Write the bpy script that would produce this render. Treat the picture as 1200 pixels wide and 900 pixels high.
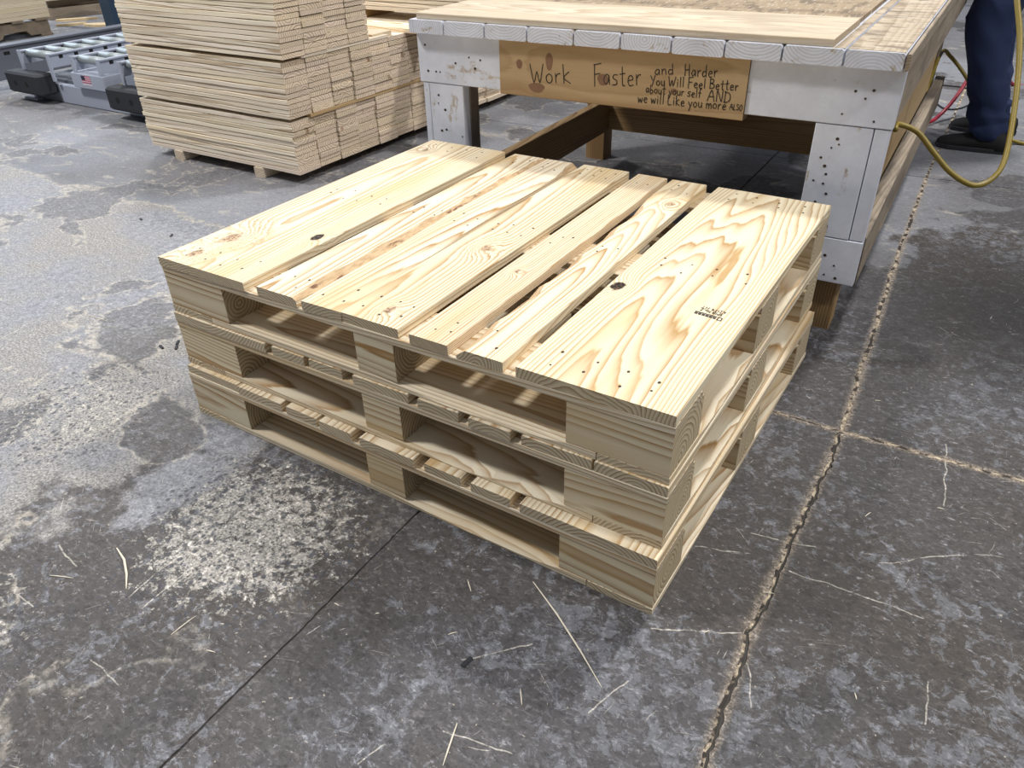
import bpy, math, random
from mathutils import Vector, Matrix
from mathutils.geometry import delaunay_2d_cdt
R = math.radians
for o in list(bpy.data.objects): bpy.data.objects.remove(o)
sc = bpy.context.scene
col = sc.collection

# ------------------------------------------------------------------ camera
cd = bpy.data.cameras.new('camera'); cam = bpy.data.objects.new('camera', cd); col.objects.link(cam)
cd.sensor_width = 36.0; cd.lens = 891.768 / 1200 * 36; cd.clip_start = .02; cd.clip_end = 200
_rt = Vector((0.8504661, 0.52556683, -0.02206626)); _up = Vector((-0.27491234, 0.4798412, 0.83317203)); _fw = Vector((-0.44847588, 0.70251828, -0.55257348))
m = Matrix((_rt, _up, -_fw)).transposed().to_4x4(); m.translation = (0.28917632, -0.91365949, 1.09444603)
cam.matrix_world = m
sc.camera = cam

# ------------------------------------------------------------------ world, lamps, exposure
w = bpy.data.worlds.new('hall_light'); sc.world = w; w.use_nodes = True
w.node_tree.nodes['Background'].inputs[0].default_value = (.80, .88, 1.0, 1); w.node_tree.nodes['Background'].inputs[1].default_value = .47

def lamp(name, loc, aim, power, sx, sy, colr=(1, .982, .95)):
    d = bpy.data.lights.new(name, 'AREA'); d.shape = 'RECTANGLE'; d.size = sx; d.size_y = sy; d.energy = power; d.color = colr
    o = bpy.data.objects.new(name, d); col.objects.link(o); o.location = loc
    o.rotation_euler = (Vector(aim) - Vector(loc)).to_track_quat('-Z', 'Y').to_euler(); return o
lamp('high_bay_lamp', (.6, 4.6, 6.6), (-.6, .6, 0), 600, .7, .5)                # behind the bench
lamp('high_bay_lamp', (4.6, .6, 6.2), (-.2, .5, 0), 480, .7, .5)               # right aisle
lamp('high_bay_lamp', (-4.6, -1.6, 6.4), (-2.6, .8, 0), 620, 1.0, .7)               # unseen, moved front left to brighten the lumber stack
lamp('high_bay_lamp', (-7.5, 5.5, 6.6), (-6.5, 4, 0), 500, 1.2, .8)               # over the conveyors
lamp('added_sheen_light', (-13, 3.0, 2.6), (-2, .5, 0), 500, 4.5, 3.6, (.72, .84, 1.0))  # unseen bluish area light, added for sheen on the left floor

sc.view_settings.view_transform = 'Standard'; sc.view_settings.look = 'None'; sc.view_settings.gamma = 1.0
sc.view_settings.use_curve_mapping = False; sc.view_settings.exposure = -0.72

# ------------------------------------------------------------------ helpers
rnd = random.Random(7)
def srgb(r, g, b):
    f = lambda c: (c / 255 / 12.92) if c / 255 <= .04045 else ((c / 255 + .055) / 1.055) ** 2.4
    return (f(r), f(g), f(b), 1)

class NT:
    def __init__(s, name):
        s.m = bpy.data.materials.new(name); s.m.use_nodes = True; s.t = s.m.node_tree; s.t.nodes.clear()
        s.out = s.t.nodes.new('ShaderNodeOutputMaterial'); s.b = s.t.nodes.new('ShaderNodeBsdfPrincipled'); s.t.links.new(s.b.outputs[0], s.out.inputs[0])
    def put(s, sock, v):
        if isinstance(v, bpy.types.NodeSocket): s.t.links.new(v, sock)
        elif v is not None: sock.default_value = v
    def n(s, typ, **kw):
        nd = s.t.nodes.new(typ)
        for k, v in kw.items(): setattr(nd, k, v)
        return nd
    def ma(s, op, a, b=None, c=None, clamp=False):
        nd = s.n('ShaderNodeMath', operation=op, use_clamp=clamp); s.put(nd.inputs[0], a); s.put(nd.inputs[1], b); s.put(nd.inputs[2], c); return nd.outputs[0]
    def vm(s, op, a, b=None, scale=None):
        nd = s.n('ShaderNodeVectorMath', operation=op); s.put(nd.inputs[0], a); s.put(nd.inputs[1], b)
        if scale is not None: s.put(nd.inputs['Scale'], scale)
        return nd.outputs['Value'] if op in ('LENGTH', 'DOT_PRODUCT', 'DISTANCE') else nd.outputs[0]
    def xyz(s, v):
        nd = s.n('ShaderNodeSeparateXYZ'); s.put(nd.inputs[0], v); return nd.outputs
    def cxyz(s, x, y, z):
        nd = s.n('ShaderNodeCombineXYZ'); s.put(nd.inputs[0], x); s.put(nd.inputs[1], y); s.put(nd.inputs[2], z); return nd.outputs[0]
    def noise(s, v, scale=1, detail=2, rough=.5, dist=0, colr=False):
        nd = s.n('ShaderNodeTexNoise'); s.put(nd.inputs['Vector'], v); s.put(nd.inputs['Scale'], scale); s.put(nd.inputs['Detail'], detail)
        s.put(nd.inputs['Roughness'], rough); s.put(nd.inputs['Distortion'], dist); return nd.outputs['Color' if colr else 'Fac']
    def vor(s, v, scale=1, feature='F1', rand=1.0):
        nd = s.n('ShaderNodeTexVoronoi', feature=feature); s.put(nd.inputs['Vector'], v); s.put(nd.inputs['Scale'], scale); s.put(nd.inputs['Randomness'], rand); return nd.outputs['Distance']
    def mix(s, f, a, b, blend='MIX'):
        nd = s.n('ShaderNodeMix', data_type='RGBA', blend_type=blend); s.put(nd.inputs[0], f); s.put(nd.inputs[6], a); s.put(nd.inputs[7], b); return nd.outputs[2]
    def ss(s, v, lo, hi):
        nd = s.n('ShaderNodeMapRange', interpolation_type='SMOOTHSTEP'); s.put(nd.inputs[0], v); s.put(nd.inputs[1], lo); s.put(nd.inputs[2], hi); return nd.outputs[0]
    def ramp(s, f, stops):
        nd = s.n('ShaderNodeValToRGB'); e = nd.color_ramp.elements
        while len(e) < len(stops): e.new(.5)
        for el, (p, c) in zip(e, stops): el.position = p; el.color = c if len(c) == 4 else (*c, 1)
        s.put(nd.inputs[0], f); return nd.outputs[0]
    def attr(s, name):
        nd = s.n('ShaderNodeAttribute', attribute_type='OBJECT', attribute_name=name); return nd.outputs['Vector']
    def bump(s, h, dist=.001, strength=1.0):
        nd = s.n('ShaderNodeBump'); s.put(nd.inputs['Height'], h); nd.inputs['Distance'].default_value = dist; nd.inputs['Strength'].default_value = strength
        s.put(s.b.inputs['Normal'], nd.outputs[0])

def plain(name, c, rough=.5, metal=0, bump=0, scale=60, var=.12):
    k = NT(name); P = k.n('ShaderNodeTexCoord').outputs['Object']
    n1 = k.noise(P, scale, 4, .6); n2 = k.noise(P, scale * .13, 3)
    f = k.ma('MULTIPLY_ADD', k.ma('ADD', n1, n2), var, 1 - var)
    k.put(k.b.inputs['Base Color'], k.mix(1.0, c, k.n('ShaderNodeCombineColor').outputs[0], 'MULTIPLY') if False else k.vm('SCALE', c[:3], None, f))
    k.b.inputs['Roughness'].default_value = rough; k.b.inputs['Metallic'].default_value = metal
    if bump: k.bump(n1, bump)
    return k.m

def wood(name, early, late, freq=150, contrast=1.0, endmul=(.80, .77, .72), rough=.6, dirt=None, paint=None, stain=None, fibre=.10, scuff=None):
    """pine: growth rings about a pith line per board (object properties grain, wild, tone, knot_a.., hole), local x is the grain"""
    k = NT(name); P = k.n('ShaderNodeTexCoord').outputs['Object']
    g = k.xyz(k.attr('grain')); wd = k.xyz(k.attr('wild')); tone = k.attr('tone')
    p = k.xyz(P); seed = g[2]
    Ps = k.vm('ADD', P, k.cxyz(seed, k.ma('MULTIPLY', seed, 1.7), k.ma('MULTIPLY', seed, .6)))
    wv = k.xyz(k.vm('SUBTRACT', k.noise(k.vm('MULTIPLY', Ps, (.75, 6, 6)), 1, 2, .45, 0, True), (.5, .5, .5)))
    qy = k.ma('ADD', k.ma('SUBTRACT', p[1], g[0]), k.ma('MULTIPLY', wv[0], wd[0]))
    qz = k.ma('ADD', k.ma('SUBTRACT', p[2], g[1]), k.ma('MULTIPLY', wv[1], wd[0]))
    qz = k.ma('ADD', qz, k.ma('MULTIPLY', p[0], wd[1]))
    r = k.ma('SQRT', k.ma('ADD', k.ma('MULTIPLY', qy, qy), k.ma('MULTIPLY', qz, qz)))
    r = k.ma('ADD', r, k.ma('MULTIPLY', k.ma('SUBTRACT', k.noise(k.vm('MULTIPLY', Ps, (6, 60, 60)), 1, 2), .5), .004))
    kmask = None
    for nm in ('knot_a', 'knot_b', 'knot_c', 'hole'):
        a = k.xyz(k.attr(nm))
        dx = k.ma('DIVIDE', k.ma('SUBTRACT', p[0], a[0]), 1.5); dy = k.ma('SUBTRACT', p[1], a[1])
        d = k.ma('SQRT', k.ma('ADD', k.ma('MULTIPLY', dx, dx), k.ma('MULTIPLY', dy, dy)))
        d = k.ma('ADD', d, k.ma('MULTIPLY', k.ma('SUBTRACT', k.noise(Ps, 90, 2), .5), k.ma('MULTIPLY', a[2], .7)))
        t = k.ma('DIVIDE', d, k.ma('ADD', k.ma('MULTIPLY', a[2], 2.1), .0001))
        r = k.ma('ADD', r, k.ma('MULTIPLY', k.ma('EXPONENT', k.ma('MULTIPLY', k.ma('MULTIPLY', t, t), -1)), k.ma('MULTIPLY', a[2], 1.7)))
        mk = k.ma('SUBTRACT', 1, k.ss(d, k.ma('MULTIPLY', a[2], .8 if nm == 'hole' else .45), k.ma('ADD', k.ma('MULTIPLY', a[2], 1.08), .00001)))
        mk = k.ma('MULTIPLY', mk, k.ma('GREATER_THAN', a[2], .0005))
        if nm == 'hole': hole = mk
        else: kmask = mk if kmask is None else k.ma('MAXIMUM', kmask, mk)
    ring = k.ma('MULTIPLY', r, k.ma('MULTIPLY', wd[2], freq))
    fr = k.ma('FRACT', ring)
    prof = k.ramp(fr, [(0, (0, 0, 0)), (.35, (.10,) * 3), (.72, (.55,) * 3), (.90, (1,) * 3), (1, (.05,) * 3)])
    rv = k.noise(k.cxyz(k.ma('FLOOR', ring), seed, 0), 1.7, 1)
    prof = k.ma('MULTIPLY', prof, k.ma('MULTIPLY_ADD', rv, 1.2, .3))
    c = k.mix(k.ma('MULTIPLY', prof, contrast, clamp=True), early, late)
    big = k.noise(k.vm('MULTIPLY', Ps, (1.3, 9, 9)), 1, 3)
    c = k.mix(k.ma('MULTIPLY', k.ss(big, .47, .68), .6), c, stain or late)
    fib = k.noise(k.vm('MULTIPLY', Ps, (10, 420, 420)), 1, 3, .6)
    c = k.vm('SCALE', c, None, k.ma('MULTIPLY_ADD', fib, fibre * 2, 1 - fibre))
    # end grain: cut fibres soak up light
    nrm = k.n('ShaderNodeVectorTransform', vector_type='NORMAL', convert_from='WORLD', convert_to='OBJECT')
    k.put(nrm.inputs[0], k.n('ShaderNodeNewGeometry').outputs['True Normal'])
    endm = k.ss(k.ma('ABSOLUTE', k.xyz(nrm.outputs[0])[0]), .55, .8)
    ce = k.vm('MULTIPLY', k.mix(k.ma('MULTIPLY', prof, min(1, contrast * .9), clamp=True), early, (late[0] * .62, late[1] * .58, late[2] * .58, 1)), endmul)
    c = k.mix(endm, c, ce)
    kr = k.noise(Ps, 160, 3)
    c = k.mix(kmask, c, k.mix(k.ss(kr, .35, .65), srgb(122, 94, 74), srgb(206, 178, 146)))
    c = k.mix(hole, c, k.mix(k.ss(kr, .45, .62), srgb(28, 20, 16), srgb(96, 74, 62)))
    c = k.vm('MULTIPLY', c, tone)
    h = k.ma('ADD', k.ma('MULTIPLY', fib, .5), k.ma('MULTIPLY', prof, .35))
    h = k.ma('SUBTRACT', h, k.ma('MULTIPLY', hole, 4))
    rg = rough
    if dirt:
        dn = k.ss(k.noise(k.vm('MULTIPLY', Ps, (3, 11, 11)), 1, 6, .68), dirt[1], dirt[2])
        c = k.mix(k.ma('MULTIPLY', dn, dirt[3]), c, dirt[0])
    if scuff:
        s1 = k.ss(k.noise(k.vm('MULTIPLY', Ps, (22, 9, 9)), 1, 8, .72), .50, .60)
        s2 = k.ss(k.noise(k.vm('MULTIPLY', Ps, (160, 14, 14)), 1, 5, .6), .56, .66)
        c = k.mix(k.ma('MULTIPLY', s1, .75), c, scuff[0]); c = k.mix(k.ma('MULTIPLY', s2, .8), c, scuff[1])
        h = k.ma('ADD', h, k.ma('MULTIPLY', s1, 2))
    if paint:
        pn = k.noise(k.vm('MULTIPLY', Ps, (5, 16, 16)), 1, 6, .7); pf = k.noise(Ps, 55, 5, .7)
        worn = k.ss(k.ma('ADD', k.ma('MULTIPLY', pn, .7), k.ma('MULTIPLY', pf, .3)), .56, .63)
        pc = k.vm('SCALE', paint[:3], None, k.ma('MULTIPLY_ADD', k.noise(Ps, 9, 6, .72), .55, .72))
        pc = k.mix(k.ma('MULTIPLY', k.ma('MULTIPLY', prof, endm), .55, clamp=True), pc, srgb(128, 126, 128))
        cov = k.ma('SUBTRACT', 1, k.ma('MULTIPLY', worn, .75)); c = k.mix(cov, c, pc); h = k.ma('ADD', k.ma('MULTIPLY', h, .5), k.ma('MULTIPLY', cov, 1.5))
    k.put(k.b.inputs['Base Color'], c); k.b.inputs['Roughness'].default_value = rg; k.b.inputs['Specular IOR Level'].default_value = .3
    k.bump(h, .0006, .6)
    return k.m

M = {}
M['pine'] = wood('fresh_pine', srgb(236, 224, 199), srgb(174, 136, 88), 135, 1.0, stain=srgb(214, 184, 134))
M['stack_pine'] = wood('stacked_pine', srgb(240, 229, 211), srgb(176, 154, 126), 130, 1.0, stain=srgb(222, 205, 176), endmul=(.88, .82, .77), rough=.75)
M['brown_wood'] = wood('brown_lumber', srgb(176, 146, 104), srgb(120, 88, 54), 130, .9, rough=.65)
M['tan_wood'] = wood('tan_lumber', srgb(190, 163, 122), srgb(158, 126, 86), 130, .8, rough=.65)
M['grey_wood'] = wood('weathered_lumber', srgb(168, 154, 136), srgb(120, 106, 92), 150, .8, rough=.8, dirt=(srgb(104, 96, 90), .45, .7, .7), fibre=.25)
M['white_wood'] = wood('white_painted_lumber', srgb(190, 170, 140), srgb(140, 116, 90), 150, 1.0, rough=.55, paint=srgb(212, 215, 226))
M['plywood'] = wood('plywood', srgb(224, 210, 184), srgb(182, 156, 122), 90, .8, rough=.7, dirt=(srgb(170, 154, 134), .44, .62, .7), stain=srgb(206, 188, 158))
M['ply_worn'] = wood('worn_plywood', srgb(166, 148, 124), srgb(122, 104, 86), 60, .6, rough=.8, scuff=(srgb(106, 94, 82), srgb(206, 196, 180)))
M['plank_worn'] = wood('worn_plank', srgb(200, 184, 158), srgb(150, 128, 100), 90, .6, rough=.8, scuff=(srgb(116, 104, 92), srgb(216, 206, 192)))
def wane_mat():
    k = NT('bark_edge'); P = k.n('ShaderNodeTexCoord').outputs['Object']
    a = k.noise(k.vm('MULTIPLY', P, (14, 60, 60)), 1, 6, .7); b_ = k.noise(k.vm('MULTIPLY', P, (30, 150, 150)), 1, 4, .7)
    c = k.mix(k.ss(b_, .35, .65), srgb(214, 188, 150), srgb(186, 154, 116)); c = k.mix(k.ss(a, .56, .64), c, k.mix(b_, srgb(96, 66, 48), srgb(150, 112, 84)))
    k.put(k.b.inputs['Base Color'], c); k.b.inputs['Roughness'].default_value = .85; k.bump(a, .003, .8); return k.m
M['bark'] = wane_mat()
M['splinter'] = plain('pale_splinter', srgb(226, 216, 198), .8, 0, 0, 90, .1)
M['nail'] = plain('nail_steel', srgb(70, 56, 46), .5, .4)
M['ink'] = plain('black_marker', srgb(34, 31, 30), .6)
M['stamp'] = plain('dark_stamp_ink', srgb(58, 54, 52), .7)
M['steel'] = plain('pale_grey_enamel', srgb(164, 170, 186), .45, 0, .0, 25, .06)
M['steel_dark'] = plain('mid_grey_enamel', srgb(100, 104, 114), .5, 0, .0, 25, .08)
M['roller'] = plain('zinc_roller', srgb(156, 164, 166), .45, .25, 0, 40, .08)
M['rubber'] = plain('black_rubber', srgb(36, 38, 43), .65, 0, .0006, 120, .2)
M['black'] = plain('black_hole', srgb(14, 14, 15), .8)
M['blue_steel'] = plain('dark_blue_enamel', srgb(38, 58, 78), .4, 0, 0, 30, .12)
M['osb'] = plain('chipped_offcut', srgb(214, 190, 150), .8, 0, .003, 45, .4)
M['yellow_hose'] = plain('yellow_rubber', srgb(142, 122, 46), .45, 0, .0004, 80, .22)
M['red_hose'] = plain('red_rubber', srgb(150, 30, 50), .4, 0, .0003, 80, .15)
M['denim'] = plain('navy_twill', srgb(30, 44, 80), .85, 0, .0006, 500, .12)
M['shoe'] = plain('black_leather', srgb(11, 11, 14), .75, 0, .0005, 160, .2)
M['skin'] = plain('skin', srgb(196, 150, 124), .55)
M['jacket'] = plain('navy_jacket', srgb(34, 46, 78), .85, 0, .0006, 400, .12)
M['hair'] = plain('dark_hair', srgb(44, 34, 28), .7, 0, .002, 90, .3)
M['green_paint'] = plain('green_spray', srgb(40, 92, 60), .6)
M['decal_blue'] = plain('decal_navy', srgb(38, 40, 66), .5); M['decal_red'] = plain('decal_red', srgb(190, 92, 112), .5); M['decal_white'] = plain('decal_white', srgb(214, 206, 216), .5)
M['yellow_tag'] = plain('yellow_label', srgb(206, 196, 70), .5)
M['joint_dark'] = plain('dark_joint', srgb(66, 62, 58), .95, 0, .002, 90, .35)
def crumbs():
    k = NT('pale_crumbs_in_joint'); P = k.n('ShaderNodeTexCoord').outputs['Object']; a = k.noise(P, 120, 5, .7); b_ = k.noise(P, 30, 4, .6)
    c = k.mix(k.ss(a, .35, .6), srgb(120, 106, 92), srgb(206, 190, 166)); c = k.mix(k.ss(b_, .47, .55), c, srgb(58, 52, 48))
    k.put(k.b.inputs['Base Color'], c); k.b.inputs['Roughness'].default_value = .95; k.bump(a, .004, .8); return k.m
M['chips'] = crumbs()

def link(name, me, parent=None, loc=(0, 0, 0), rot=(0, 0, 0), mats=(), **props):
    o = bpy.data.objects.new(name, me); col.objects.link(o); o.parent = parent; o.location = loc; o.rotation_euler = rot
    if me is not None and mats and len(me.materials) == 0:
        for x in mats: me.materials.append(M[x] if isinstance(x, str) else x)
    for k_, v_ in props.items(): o[k_] = v_
    return o
def tag(o, label, cat, group=None):
    o['label'] = label; o['category'] = cat
    if group: o['group'] = group
    return o
def mesh(name, vs, fs, mi=None, smooth=False):
    me = bpy.data.meshes.new(name); me.from_pydata(vs, [], fs)
    if mi: me.polygons.foreach_set('material_index', mi)
    if smooth: me.polygons.foreach_set('use_smooth', [True] * len(me.polygons))
    me.update(); return me
class MB:
    """collects boxes and tubes into one mesh"""
    def __init__(s): s.v = []; s.f = []
    def add(s, vs, fs):
        b = len(s.v); s.v += [tuple(v) for v in vs]; s.f += [tuple(i + b for i in f) for f in fs]; return s
    def box(s, a, b, c=0.0):
        x0, y0, z0 = a; x1, y1, z1 = b
        if c <= 0:
            return s.add([(x, y, z) for z in (z0, z1) for x, y in ((x0, y0), (x1, y0), (x1, y1), (x0, y1))], [(3, 2, 1, 0), (4, 5, 6, 7), (0, 1, 5, 4), (1, 2, 6, 5), (2, 3, 7, 6), (3, 0, 4, 7)])
        vs = []; 
        for z, i in ((z0, c), (z0 + c, 0), (z1 - c, 0), (z1, c)):
            vs += [(x0 + i + c, y0 + i, z), (x1 - i - c, y0 + i, z), (x1 - i, y0 + i + c, z), (x1 - i, y1 - i - c, z), (x1 - i - c, y1 - i, z), (x0 + i + c, y1 - i, z), (x0 + i, y1 - i - c, z), (x0 + i, y0 + i + c, z)]
        fs = [tuple(range(7, -1, -1)), tuple(range(24, 32))]
        for L in range(3): fs += [(L * 8 + i, L * 8 + (i + 1) % 8, L * 8 + 8 + (i + 1) % 8, L * 8 + 8 + i) for i in range(8)]
        return s.add(vs, fs)
    def tube(s, pts, rad, n=8, cap=True):
        pts = [Vector(p) for p in pts]; rads = rad if isinstance(rad, (list, tuple)) else [rad] * len(pts)
        up = None; vs = []
        for i, p in enumerate(pts):
            t = (pts[min(i + 1, len(pts) - 1)] - pts[max(i - 1, 0)]).normalized()
            if up is None: up = t.orthogonal().normalized()
            up = (up - t * up.dot(t)).normalized(); sd = t.cross(up)
            vs += [p + (up * math.cos(a) + sd * math.sin(a)) * rads[i] for a in [2 * math.pi * j / n for j in range(n)]]
        fs = [(i * n + j, i * n + (j + 1) % n, i * n + n + (j + 1) % n, i * n + n + j) for i in range(len(pts) - 1) for j in range(n)]
        if cap: fs += [tuple(range(n - 1, -1, -1)), tuple(range((len(pts) - 1) * n, len(pts) * n))]
        return s.add(vs, fs)
    def loft(s, rings, cap=True):
        n = len(rings[0]); vs = [p for r_ in rings for p in r_]
        fs = [(i * n + j, i * n + (j + 1) % n, i * n + n + (j + 1) % n, i * n + n + j) for i in range(len(rings) - 1) for j in range(n)]
        if cap: fs += [tuple(range(n - 1, -1, -1)), tuple(range((len(rings) - 1) * n, len(rings) * n))]
        return s.add(vs, fs)
    def mesh(s, name, smooth=False): return mesh(name, s.v, s.f, None, smooth)
    def put(s, name, mat, parent=None, loc=(0, 0, 0), rot=(0, 0, 0), smooth=False, **pr): return link(name, s.mesh(name, smooth), parent, loc, rot, (mat,), **pr)
def spline(pts, n=8):
    P = [Vector(p) for p in pts]; P = [P[0] * 2 - P[1]] + P + [P[-1] * 2 - P[-2]]; out = []
    for i in range(1, len(P) - 2):
        for k_ in range(n):
            t = k_ / n; a, b, c, d = P[i - 1:i + 3]
            out.append(.5 * (2 * b + (c - a) * t + (2 * a - 5 * b + 4 * c - d) * t * t + (3 * b - a - 3 * c + d) * t ** 3))
    return out + [P[-2]]

def board_mesh(name, L, W, T, seed=0, segs=6, cham=.0016, wob=.0, bow=.0, wane=(), flat=True):
    """a sawn board, grain along x; wane = (corner, x0, x1, depth in y, depth in z) with corner 0:+y+z 1:-y+z 2:-y-z 3:+y-z"""
    rr = random.Random(seed); vs = []; fs = []; mi = []
    ph = [rr.uniform(0, 6.3) for _ in range(4)]
    for i in range(segs + 1):
        t = i / segs; x = (t - .5) * L
        dy = wob * (math.sin(t * 5 + ph[0]) + .6 * math.sin(t * 13 + ph[1])); dz = bow * (math.sin(t * 4.2 + ph[2]) + .7 * math.sin(t * 11 + ph[3]) + .5 * math.sin(t * 19 + ph[1]))
        cy = [cham] * 4; cz = [cham] * 4
        for (cn, a, b, wy, wz) in wane:
            s = max(0, min(1, (t - a) / .06 + .5)) * max(0, min(1, (b - t) / .06 + .5)) * (1 + .25 * math.sin(t * 37 + ph[0]) + .15 * math.sin(t * 71 + ph[2]))
            cy[cn] = max(cham, wy * s); cz[cn] = max(cham, wz * s)
        h, k_ = W / 2, T / 2
        pts = [(h - cy[0], k_), (-h + cy[1], k_), (-h, k_ - cz[1]), (-h, -k_ + cz[2]), (-h + cy[2], -k_), (h - cy[3], -k_), (h, -k_ + cz[3]), (h, k_ - cz[0])]
        vs += [(x, y + dy, z + dz) for y, z in pts]
        if i:
            for j in range(8):
                a = (i - 1) * 8 + j; b = (i - 1) * 8 + (j + 1) % 8
                fs.append((a, a + 8, b + 8, b))
                cn = {1: 1, 3: 2, 5: 3, 7: 0}.get(j); mi.append(1 if cn is not None and cy[cn] > .004 else 0)
    fs += [tuple(range(7, -1, -1))[::-1], tuple(range(segs * 8, segs * 8 + 8))[::-1]]; mi += [0, 0]
    return mesh(name, vs, fs, mi)
def grain(o, pith=None, amp=.012, slope=None, fm=1.0, tone=1.0, tint=(1, 1, 1), r=rnd):
    if pith is None: pith = (r.uniform(-.07, .07), -r.uniform(.03, .13) * r.choice((1, 1, -1)))
    if slope is None: slope = r.uniform(-.05, .05)
    o['grain'] = [pith[0], pith[1], r.uniform(0, 40)]; o['wild'] = [amp, slope, fm]; o['tone'] = [tone * tint[0], tone * tint[1], tone * tint[2]]
    return o
def timber(name, a, b, parent=None, mat='brown_wood', axis=None, cham=.002, seed=0, **gk):
    """a board filling the box a..b, grain along its longest side (or axis)"""
    d = [b[i] - a[i] for i in range(3)]; c = [(a[i] + b[i]) / 2 for i in range(3)]
    ax = axis if axis is not None else d.index(max(d))
    if ax == 0: rot = (0, 0, 0); dims = (d[0], d[1], d[2])
    elif ax == 1: rot = (0, 0, R(90)); dims = (d[1], d[0], d[2])
    else: rot = (0, R(-90), 0); dims = (d[2], d[1], d[0])
    o = link(name, board_mesh(name, *dims, seed=seed or rnd.randrange(9999), segs=3, cham=cham), parent, c, rot, (mat, 'bark'))
    return grain(o, **gk)

# ------------------------------------------------------------------ the floor: cast slabs with chipped joints
def floor_mat():
    k = NT('worn_concrete'); P = k.n('ShaderNodeTexCoord').outputs['Object']; p = k.xyz(P)
    wx = k.noise(P, 1.3, 3, .55, 0, True); Pw = k.vm('ADD', P, k.vm('SCALE', k.vm('SUBTRACT', wx, (.5, .5, .5)), None, .35))
    n_big = k.noise(Pw, 1.1, 5, .6); n_mid = k.noise(Pw, 4.5, 6, .62); n_fine = k.noise(P, 42, 8, .72); n_grit = k.noise(P, 170, 4, .7)
    brown = srgb(72, 66, 62); dark = srgb(50, 47, 47); blue = srgb(136, 139, 147); pale = srgb(176, 168, 156); ltg = srgb(150, 148, 148)
    c = k.mix(k.ss(n_big, .38, .62), brown, srgb(84, 82, 84))
    c = k.mix(k.ma('MULTIPLY', k.ss(n_mid, .50, .68), .55), c, dark)
    # bluish film left in small flakes
    fl = k.noise(P, 26, 9, .78, .5); msk = k.ss(k.noise(Pw, 2.6, 4), .36, .66)
    c = k.mix(k.ma('MULTIPLY', k.ss(k.ma('ADD', fl, k.ma('MULTIPLY', msk, .10)), .58, .612), .42), c, blue)
    fl2 = k.noise(k.vm('MULTIPLY', k.vm('ADD', P, (11, 4, 0)), (1, 1.7, 1)), 48, 7, .7, .4); c = k.mix(k.ma('MULTIPLY', k.ss(fl2, .605, .64), .55), c, srgb(150, 150, 154))
    # lighter, coarser ground to the west, bare of its coating
    west = k.ss(k.ma('ADD', k.ma('MULTIPLY', p[0], -1), k.ma('ADD', k.ma('MULTIPLY', k.ma('SUBTRACT', n_mid, .5), 1.6), k.ma('MULTIPLY', p[1], .55))), .85, 1.0)
    hole_ = k.ss(k.noise(k.vm('ADD', Pw, (3.7, 1.1, 0)), 1.7, 5, .55), .545, .565)
    west = k.ma('MULTIPLY', west, k.ma('SUBTRACT', 1, k.ma('MULTIPLY', hole_, .8)))
    cw = k.mix(k.ss(n_grit, .36, .62), srgb(112, 111, 112), srgb(172, 167, 160)); cw = k.mix(k.ma('MULTIPLY', k.ss(k.noise(Pw, 2.2, 5, .6), .42, .62), .7), cw, k.mix(k.ss(n_fine, .38, .62), srgb(112, 116, 128), srgb(160, 163, 173)))
    # beyond an old pour line the surface is trowelled smooth, with a few cream streaks
    pour = k.ss(k.ma('ADD', p[1], k.ma('MULTIPLY', k.ma('SUBTRACT', n_mid, .5), .30)), .84, .90)
    st_ = k.ss(k.noise(k.vm('MULTIPLY', Pw, (2.2, 5, 1)), 2.4, 8, .72, .5), .56, .64)
    cs = k.mix(k.ma('MULTIPLY', st_, .7), k.mix(k.ss(n_big, .4, .6), srgb(142, 144, 151), srgb(122, 121, 124)), srgb(186, 179, 168)); cw = k.mix(pour, cw, cs)
    pr_ = k.ma('MULTIPLY', k.ma('MULTIPLY', k.ss(pour, .1, .5), k.ma('SUBTRACT', 1, k.ss(pour, .5, 1.0))), k.ss(n_fine, .40, .55)); cw = k.mix(k.ma('MULTIPLY', pr_, .9), cw, srgb(186, 178, 164))
    c = k.mix(k.ma('MULTIPLY', k.ss(p[0], -.55, -2.6), .5), c, srgb(128, 128, 132))
    c = k.mix(k.ma('MULTIPLY', west, .85), c, cw)
    rim = k.ma('MULTIPLY', k.ss(k.noise(k.vm('ADD', Pw, (3.7, 1.1, 0)), 1.7, 5, .55), .535, .545), k.ma('SUBTRACT', 1, k.ss(k.noise(k.vm('ADD', Pw, (3.7, 1.1, 0)), 1.7, 5, .55), .545, .565)))
    rim = k.ma('MULTIPLY', k.ma('MULTIPLY', rim, k.ss(p[0], -.3, -1.2)), k.ss(n_fine, .42, .55)); c = k.mix(k.ma('MULTIPLY', rim, .75), c, srgb(182, 174, 162))
    # bare speckled patches
    def spot(cx, cy, r0, r1):
        d = k.vm('LENGTH', k.vm('SUBTRACT', k.vm('MULTIPLY', Pw, (1, 1, 0)), (cx, cy, 0))); return k.ma('SUBTRACT', 1, k.ss(d, r0, r1))
    sp = k.ma('MAXIMUM', spot(-.80, -.24, .05, .42), k.ma('MULTIPLY', spot(-1.05, -.75, .05, .4), .7))
    sp = k.ma('MAXIMUM', sp, k.ma('MULTIPLY', spot(-1.5, -.2, .05, .35), .75))
    sv = k.ss(k.ma('ADD', k.noise(P, 42, 9, .78, .3), k.ma('MULTIPLY', k.ma('SUBTRACT', sp, 1), .28)), .41, .47)
    c = k.mix(k.ma('MULTIPLY', sv, .8), c, k.mix(k.ss(n_grit, .4, .6), srgb(146, 142, 136), srgb(198, 192, 183)))
    pits = k.ma('SUBTRACT', 1, k.ss(k.vor(k.vm('ADD', P, k.vm('SCALE', wx, None, .03)), 44), .20, .27))
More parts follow.
